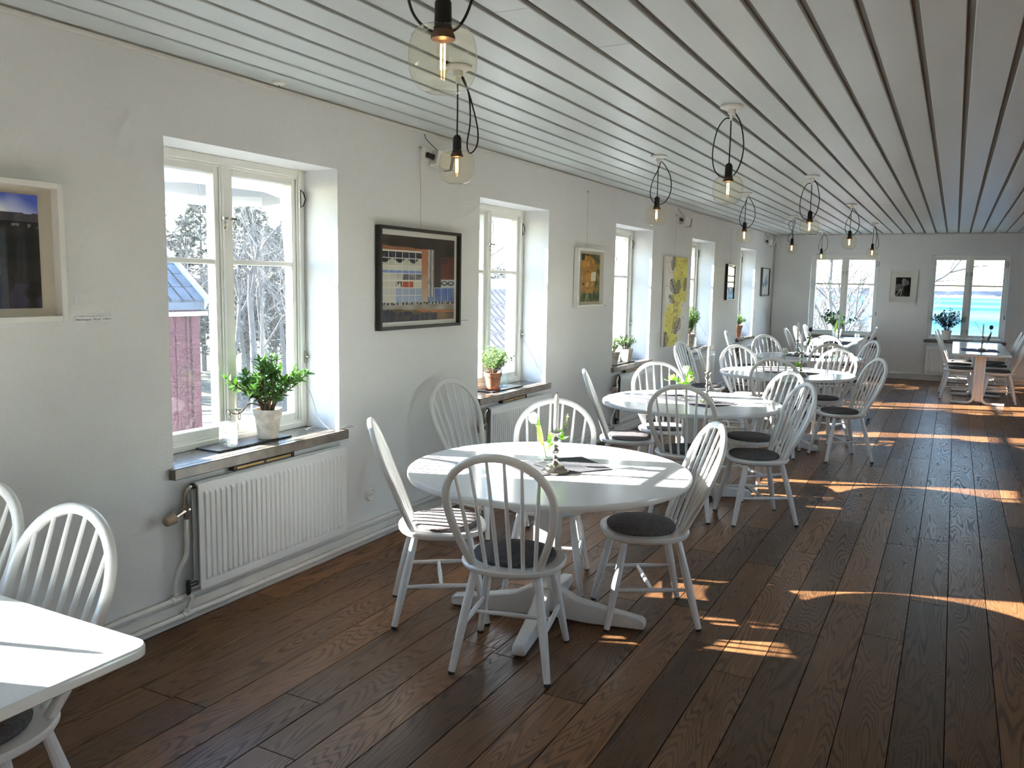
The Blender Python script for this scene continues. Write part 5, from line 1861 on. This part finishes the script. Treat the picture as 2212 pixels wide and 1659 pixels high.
# neighbouring roof seen through the second window
def make_annex():
    x0, x1, y0, y1, ze, zr = -6.6, -9.6, 12.4, 19.0, -0.75, 1.50
    r = empty('neighbouring_house', (0, 0, 0), 0, 'low house with a grey tiled roof outside the second window', 'building')
    MB().box((x1+0.4, y0+0.3, -2.6), (x0-0.4, y1-0.3, ze+0.25)).build('wall', 'render', r)
    xm = x0+(x1-x0)*0.70
    ro = MB().loft([[(x0, y0, ze), (xm, y0, zr), (x1, y0, ze), (xm, y0, zr-0.15)], [(x0, y1, ze), (xm, y1, zr), (x1, y1, ze), (xm, y1, zr-0.15)]])
    rf = ro.build('roof', 'rooftile', r, fix=True)
    d = Vector((xm-x0, 0, zr-ze))
    Ln = d.length
    d.normalize()
    up = Vector((-d.z, 0, d.x))
    if up.z < 0:
        up = -up
    # pantile: S-shaped section
    v, f = [], []
    n = 8
    for t, lift in ((0, 0.05), (0.42, 0.015)):
        for i in range(n+1):
            s_ = i/n
            v.append((s_*0.26, t, lift+0.045*math.sin(s_*2*PI)))
    for t, lift in ((0, 0.02),):
        for i in range(n+1):
            s_ = i/n
            v.append((s_*0.26, t, lift-0.01+0.045*math.sin(s_*2*PI)))
    for i in range(n):
        f.append((i, i+1, n+1+i+1, n+1+i))
        f.append((2*n+2+i, 2*n+2+i+1, i+1, i))
    m_ = MB()
    m_.add(v, f)
    me = m_.mesh('roof_tile', angle=60)
    me.materials.append(M['rooftile'])
    rows, cols = int(Ln/0.36), int((y1-y0)/0.24)
    stuff = MB()
    cnt = 0
    for j in range(rows):
        for i in range(cols):
            p = Vector((x0, y0+i*0.24, ze)) + d*(j*0.36) + up*0.02
            mt = Matrix(((0, d.x, up.x, p.x), (1, d.y, up.y, p.y), (0, d.z, up.z, p.z), (0, 0, 0, 1)))
            ratio = p.y/(-p.x)
            if 1.55 < ratio < 1.92 and cnt < 290:
                o = link('roof_tile', me, None, rf)
                o.matrix_basis = mt
                cnt += 1
            else:
                stuff.add([mt @ Vector(q) for q in v], f)
    tag(stuff.build('remaining_roof_tiles', 'rooftile', rf), None, None, None, 'stuff')
    MB().tube([(xm, y0-0.05, zr+0.05), (xm, y1+0.05, zr+0.05)], 0.12, 10).build('ridge', 'render', r)
make_annex()

# house roof below the left end-wall window
def small_house(x, y, z, w, l, rz, lab, roof='barnroof'):
    r = empty('house', (x, y, z), rz, lab, 'building')
    MB().box((-w/2, -l/2, -4), (w/2, l/2, 0)).build('wall', 'render', r)
    MB().loft([[(-w/2-0.3, -l/2-0.3, -0.1), (w/2+0.3, -l/2-0.3, -0.1), (0, -l/2-0.3, w*0.28)], [(-w/2-0.3, l/2+0.3, -0.1), (w/2+0.3, l/2+0.3, -0.1), (0, l/2+0.3, w*0.28)]]).build('roof', roof, r, fix=True)
    MB().box((-0.08, -l/2-0.35, w*0.28-0.02), (0.08, l/2+0.35, w*0.28+0.10)).build('ridge_cap', 'saucer', r)
small_house(-6.1, 33, -1.9, 4.6, 4.6, math.radians(86), 'blue-roofed house below the left end-wall window')
small_house(-3.3, 30, -2.1, 3.2, 3.4, math.radians(40), 'low grey shed roof below the left end-wall window', 'rooftile')

# parasol and table on the terrace
r = empty('parasol', (-9.0, 10.15, gz(-9, 10)), 0, 'white parasol with a leaning pole outside the nearest window', 'parasol')
top = Vector((-0.35, -0.25, 5.6))
MB().lathe([(0.35, 0), (0.35, 0.06), (0.06, 0.08), (0.04, 0.35)], 16).build('base', 'garden', r)
pole_t = Vector((-0.2, -0.32, 5.5))
MB().tube([(0, 0, 0), tuple(pole_t)], 0.045, 10).build('pole', 'garden', r)
n = 8
rim = [pole_t + Vector((1.4*math.cos(2*PI*i/n)-1.15, 1.4*math.sin(2*PI*i/n)-0.6, -0.30-0.06*math.sin(2*PI*i/n))) for i in range(n)]
cv = MB()
cv.add([pole_t+Vector((-1.15, -0.6, 0.20))]+rim+[q+Vector((0, 0, -0.16)) for q in rim], [(0, i+1, (i+1) % n+1) for i in range(n)]+[(i+1, n+i+1, n+(i+1) % n+1, (i+1) % n+1) for i in range(n)])
cv.build('canopy', 'canvas', r)
MB().tube([tuple(pole_t), tuple(pole_t+Vector((-1.15, -0.6, 0.22)))], 0.04, 8).build('arm', 'garden', r)
for q in rim:
    MB().tube([pole_t+Vector((-1.15, -0.6, 0.16)), q], 0.014, 5).build('rib', 'garden', r)
r = empty('garden_table', (-8.1, 6.9, gz(-8, 7)), math.radians(20), 'white folding table outside, low in the nearest window', 'table')
MB().box((-0.9, -0.45, 0.72), (0.9, 0.45, 0.76)).build('tabletop', 'garden', r, bevel=0.02)
MB().box((-0.8, -0.35, 0.80), (0.5, 0.30, 0.83)).build('stacked_board', 'garden', r, bevel=0.01)
for sx in (-0.8, 0.8):
    for sy in (-0.38, 0.38):
        MB().tube([(sx, sy, 0), (sx*0.95, sy, 0.72)], 0.025, 6).build('leg', 'garden', r)
pp = MB().box((-0.12, -0.12, 0), (0.12, 0.12, 1.5)).build('blue_post', 'barntrim')
place(pp, (-8.6, 9.25, gz(-8.6, 9.2)), 0.3, 'blue-painted post on the terrace behind the jade plant', 'post')

# trees
def grow(mbx, p, d, L, r, depth, rn2, spread=0.55, tips=None):
    n = 3
    path, rad = [p.copy()], [r]
    for i in range(n):
        d = (d + Vector((rn2.uniform(-1, 1), rn2.uniform(-1, 1), rn2.uniform(-0.4, 0.7)))*0.16).normalized()
        p = p + d*L/n
        path.append(p.copy())
        rad.append(r*(1-0.35*(i+1)/n))
    mbx.tube(path, rad, 5 if depth > 2 else (4 if depth > 0 else 3), caps=False)
    if depth == 0:
        if tips is not None:
            tips.append((p, d))
        return
    k = 3 if depth > 1 else 4
    for i in range(k):
        q = path[rn2.choice((1, 2, 3))] if i else path[-1]
        dd = (d + Vector((rn2.uniform(-1, 1), rn2.uniform(-1, 1), rn2.uniform(-0.5, 0.9)))*spread*1.5).normalized()
        grow(mbx, q, dd, L*rn2.uniform(0.6, 0.8), r*(0.62 if i == 0 else 0.48), depth-1, rn2, spread, tips)

def bare_tree(seed, H, depth, m, rr=0.16):
    rn2 = random.Random(seed)
    root = empty('bare_tree')
    mbx = MB()
    mbx.tube([(0, 0, -1.0), (0.05, 0, H*0.12), (0, 0.06, H*0.25)], [rr, rr*0.85, rr*0.75], 7, caps=False)
    grow(mbx, Vector((0, 0.06, H*0.25)), Vector((0.05, 0, 1)), H*0.30, rr*0.75, depth, rn2)
    mbx.build('branches', m, root, angle=80)
    return root
def conifer(seed, H):
    rn2 = random.Random(seed)
    root = empty('pine_tree')
    MB().tube([(0, 0, -1), (0.05, 0, H*0.5), (0, 0, H)], [0.16, 0.11, 0.03], 6).build('trunk', 'bark', root)
    fo = MB()
    for i in range(420):
        t = rn2.uniform(0.30, 1.0)
        rad = (1-t)*H*0.30*rn2.uniform(0.4, 1.0)+0.25
        a = rn2.uniform(0, 2*PI)
        p = Vector((math.cos(a)*rad, math.sin(a)*rad, H*t+rn2.uniform(-0.2, 0.2)))
        for k in range(4):
            d = Vector((math.cos(a)+rn2.uniform(-0.8, 0.8), math.sin(a)+rn2.uniform(-0.8, 0.8), rn2.uniform(-0.3, 0.6))).normalized()*0.5
            s_ = d.cross(Vector((0, 0, 1))).normalized()*0.13
            fo.add([p-s_, p+d*0.5+s_*0.2, p+d, p+s_], [(0, 1, 2), (0, 2, 3)])
    tag(fo.build('needles', 'conifer', root), None, None, None, 'stuff')
    return root

TG = 'bare trees beyond the terrace'
LT = 'grey leafless tree in the grove seen through the side windows'
LP = 'dark pine rising above the grove seen through the side windows'
protos = [bare_tree(21, 8.5, 5, 'bark'), bare_tree(22, 8.0, 5, 'bark'), bare_tree(23, 9.0, 5, 'bark')]
rn = random.Random(77)
first = [True]*3
for i in range(46):
    ang = math.radians(119 + 30*(i+0.5)/46)          # direction from the camera
    dist = rn.uniform(25, 44)
    x, y = math.cos(ang)*dist, math.sin(ang)*dist
    if -22 < x < -6 and 2 < y < 20:
        continue
    k = i % 3
    o = protos[k] if first[k] else copy_tree(protos[k])
    first[k] = False
    place(o, (x, y, gz(x, y)), rn.uniform(0, 6.28), LT, 'tree', TG, rn.uniform(0.8, 1.1))
pines = [conifer(31, 9.5), conifer(32, 8.5)]
for i in range(36):
    ang = math.radians(118 + 32*(i+0.5)/36)
    dist = rn.uniform(46, 62)
    x, y = math.cos(ang)*dist, math.sin(ang)*dist
    o = pines[i] if i < 2 else copy_tree(pines[i % 2])
    place(o, (x, y, gz(x, y)), rn.uniform(0, 6.28), LP, 'tree', 'pines behind the grove', rn.uniform(0.85, 1.2))
# grove below the left end-wall window
LB = 'pale leafless tree in the grove below the left end-wall window'
pb_ = [bare_tree(41, 8.0, 5, 'barkpale', 0.14), bare_tree(42, 9.0, 5, 'barkpale', 0.15)]
first = [True]*2
for i in range(26):
    x = -8.2 + 5.0*(i+0.5)/26 + rn.uniform(-0.4, 0.4)
    y = rn.uniform(36, 62)
    x *= y/40
    k = i % 2
    o = pb_[k] if first[k] else copy_tree(pb_[k])
    first[k] = False
    place(o, (x, y, gz(x, y)), rn.uniform(0, 6.28), LB, 'tree', 'pale trees below the left end-wall window', rn.uniform(0.9, 1.35))
o = bare_tree(51, 9.5, 5, 'barkpale', 0.15)
place(o, (-3.35, 28.5, gz(-3.35, 28.5)), 4.4, 'large pale bare tree filling the right half of the left end-wall window', 'tree')
# the single branch reaching into the sea window
o = empty('bare_tree', (-1.55, 27.0, gz(-1.5, 27)), 0, 'bare tree whose crooked branch reaches into the sea window', 'tree')
tr = MB()
tr.tube([(-0.5, 0, -1), (-0.45, 0, 2.5), (-0.6, 0, 7.0)], [0.22, 0.18, 0.10], 7)
rn2 = random.Random(9)
mainp = [Vector((-0.52, 0, 5.0)), Vector((0.3, 0, 5.35)), Vector((0.95, 0, 5.5)), Vector((1.35, 0.1, 5.75)), Vector((1.75, 0.1, 6.25)), Vector((2.2, 0, 6.45))]
tr.tube(spline(mainp, 4), [0.075*(1-0.75*k/20) for k in range(21)], 6)
for q, d in ((mainp[2], (1, 0, 0.12)), (mainp[3], (0.2, 0, 1)), (mainp[3], (1, 0.2, 0.3)), (mainp[4], (0.1, 0, 1)), (mainp[4], (1, 0, 0.2)), (mainp[2], (0.6, 0, 0.8))):
    grow(tr, q, Vector(d).normalized(), 0.75, 0.025, 2, rn2, 0.4)
tr.build('branches', 'bark', o, angle=80)
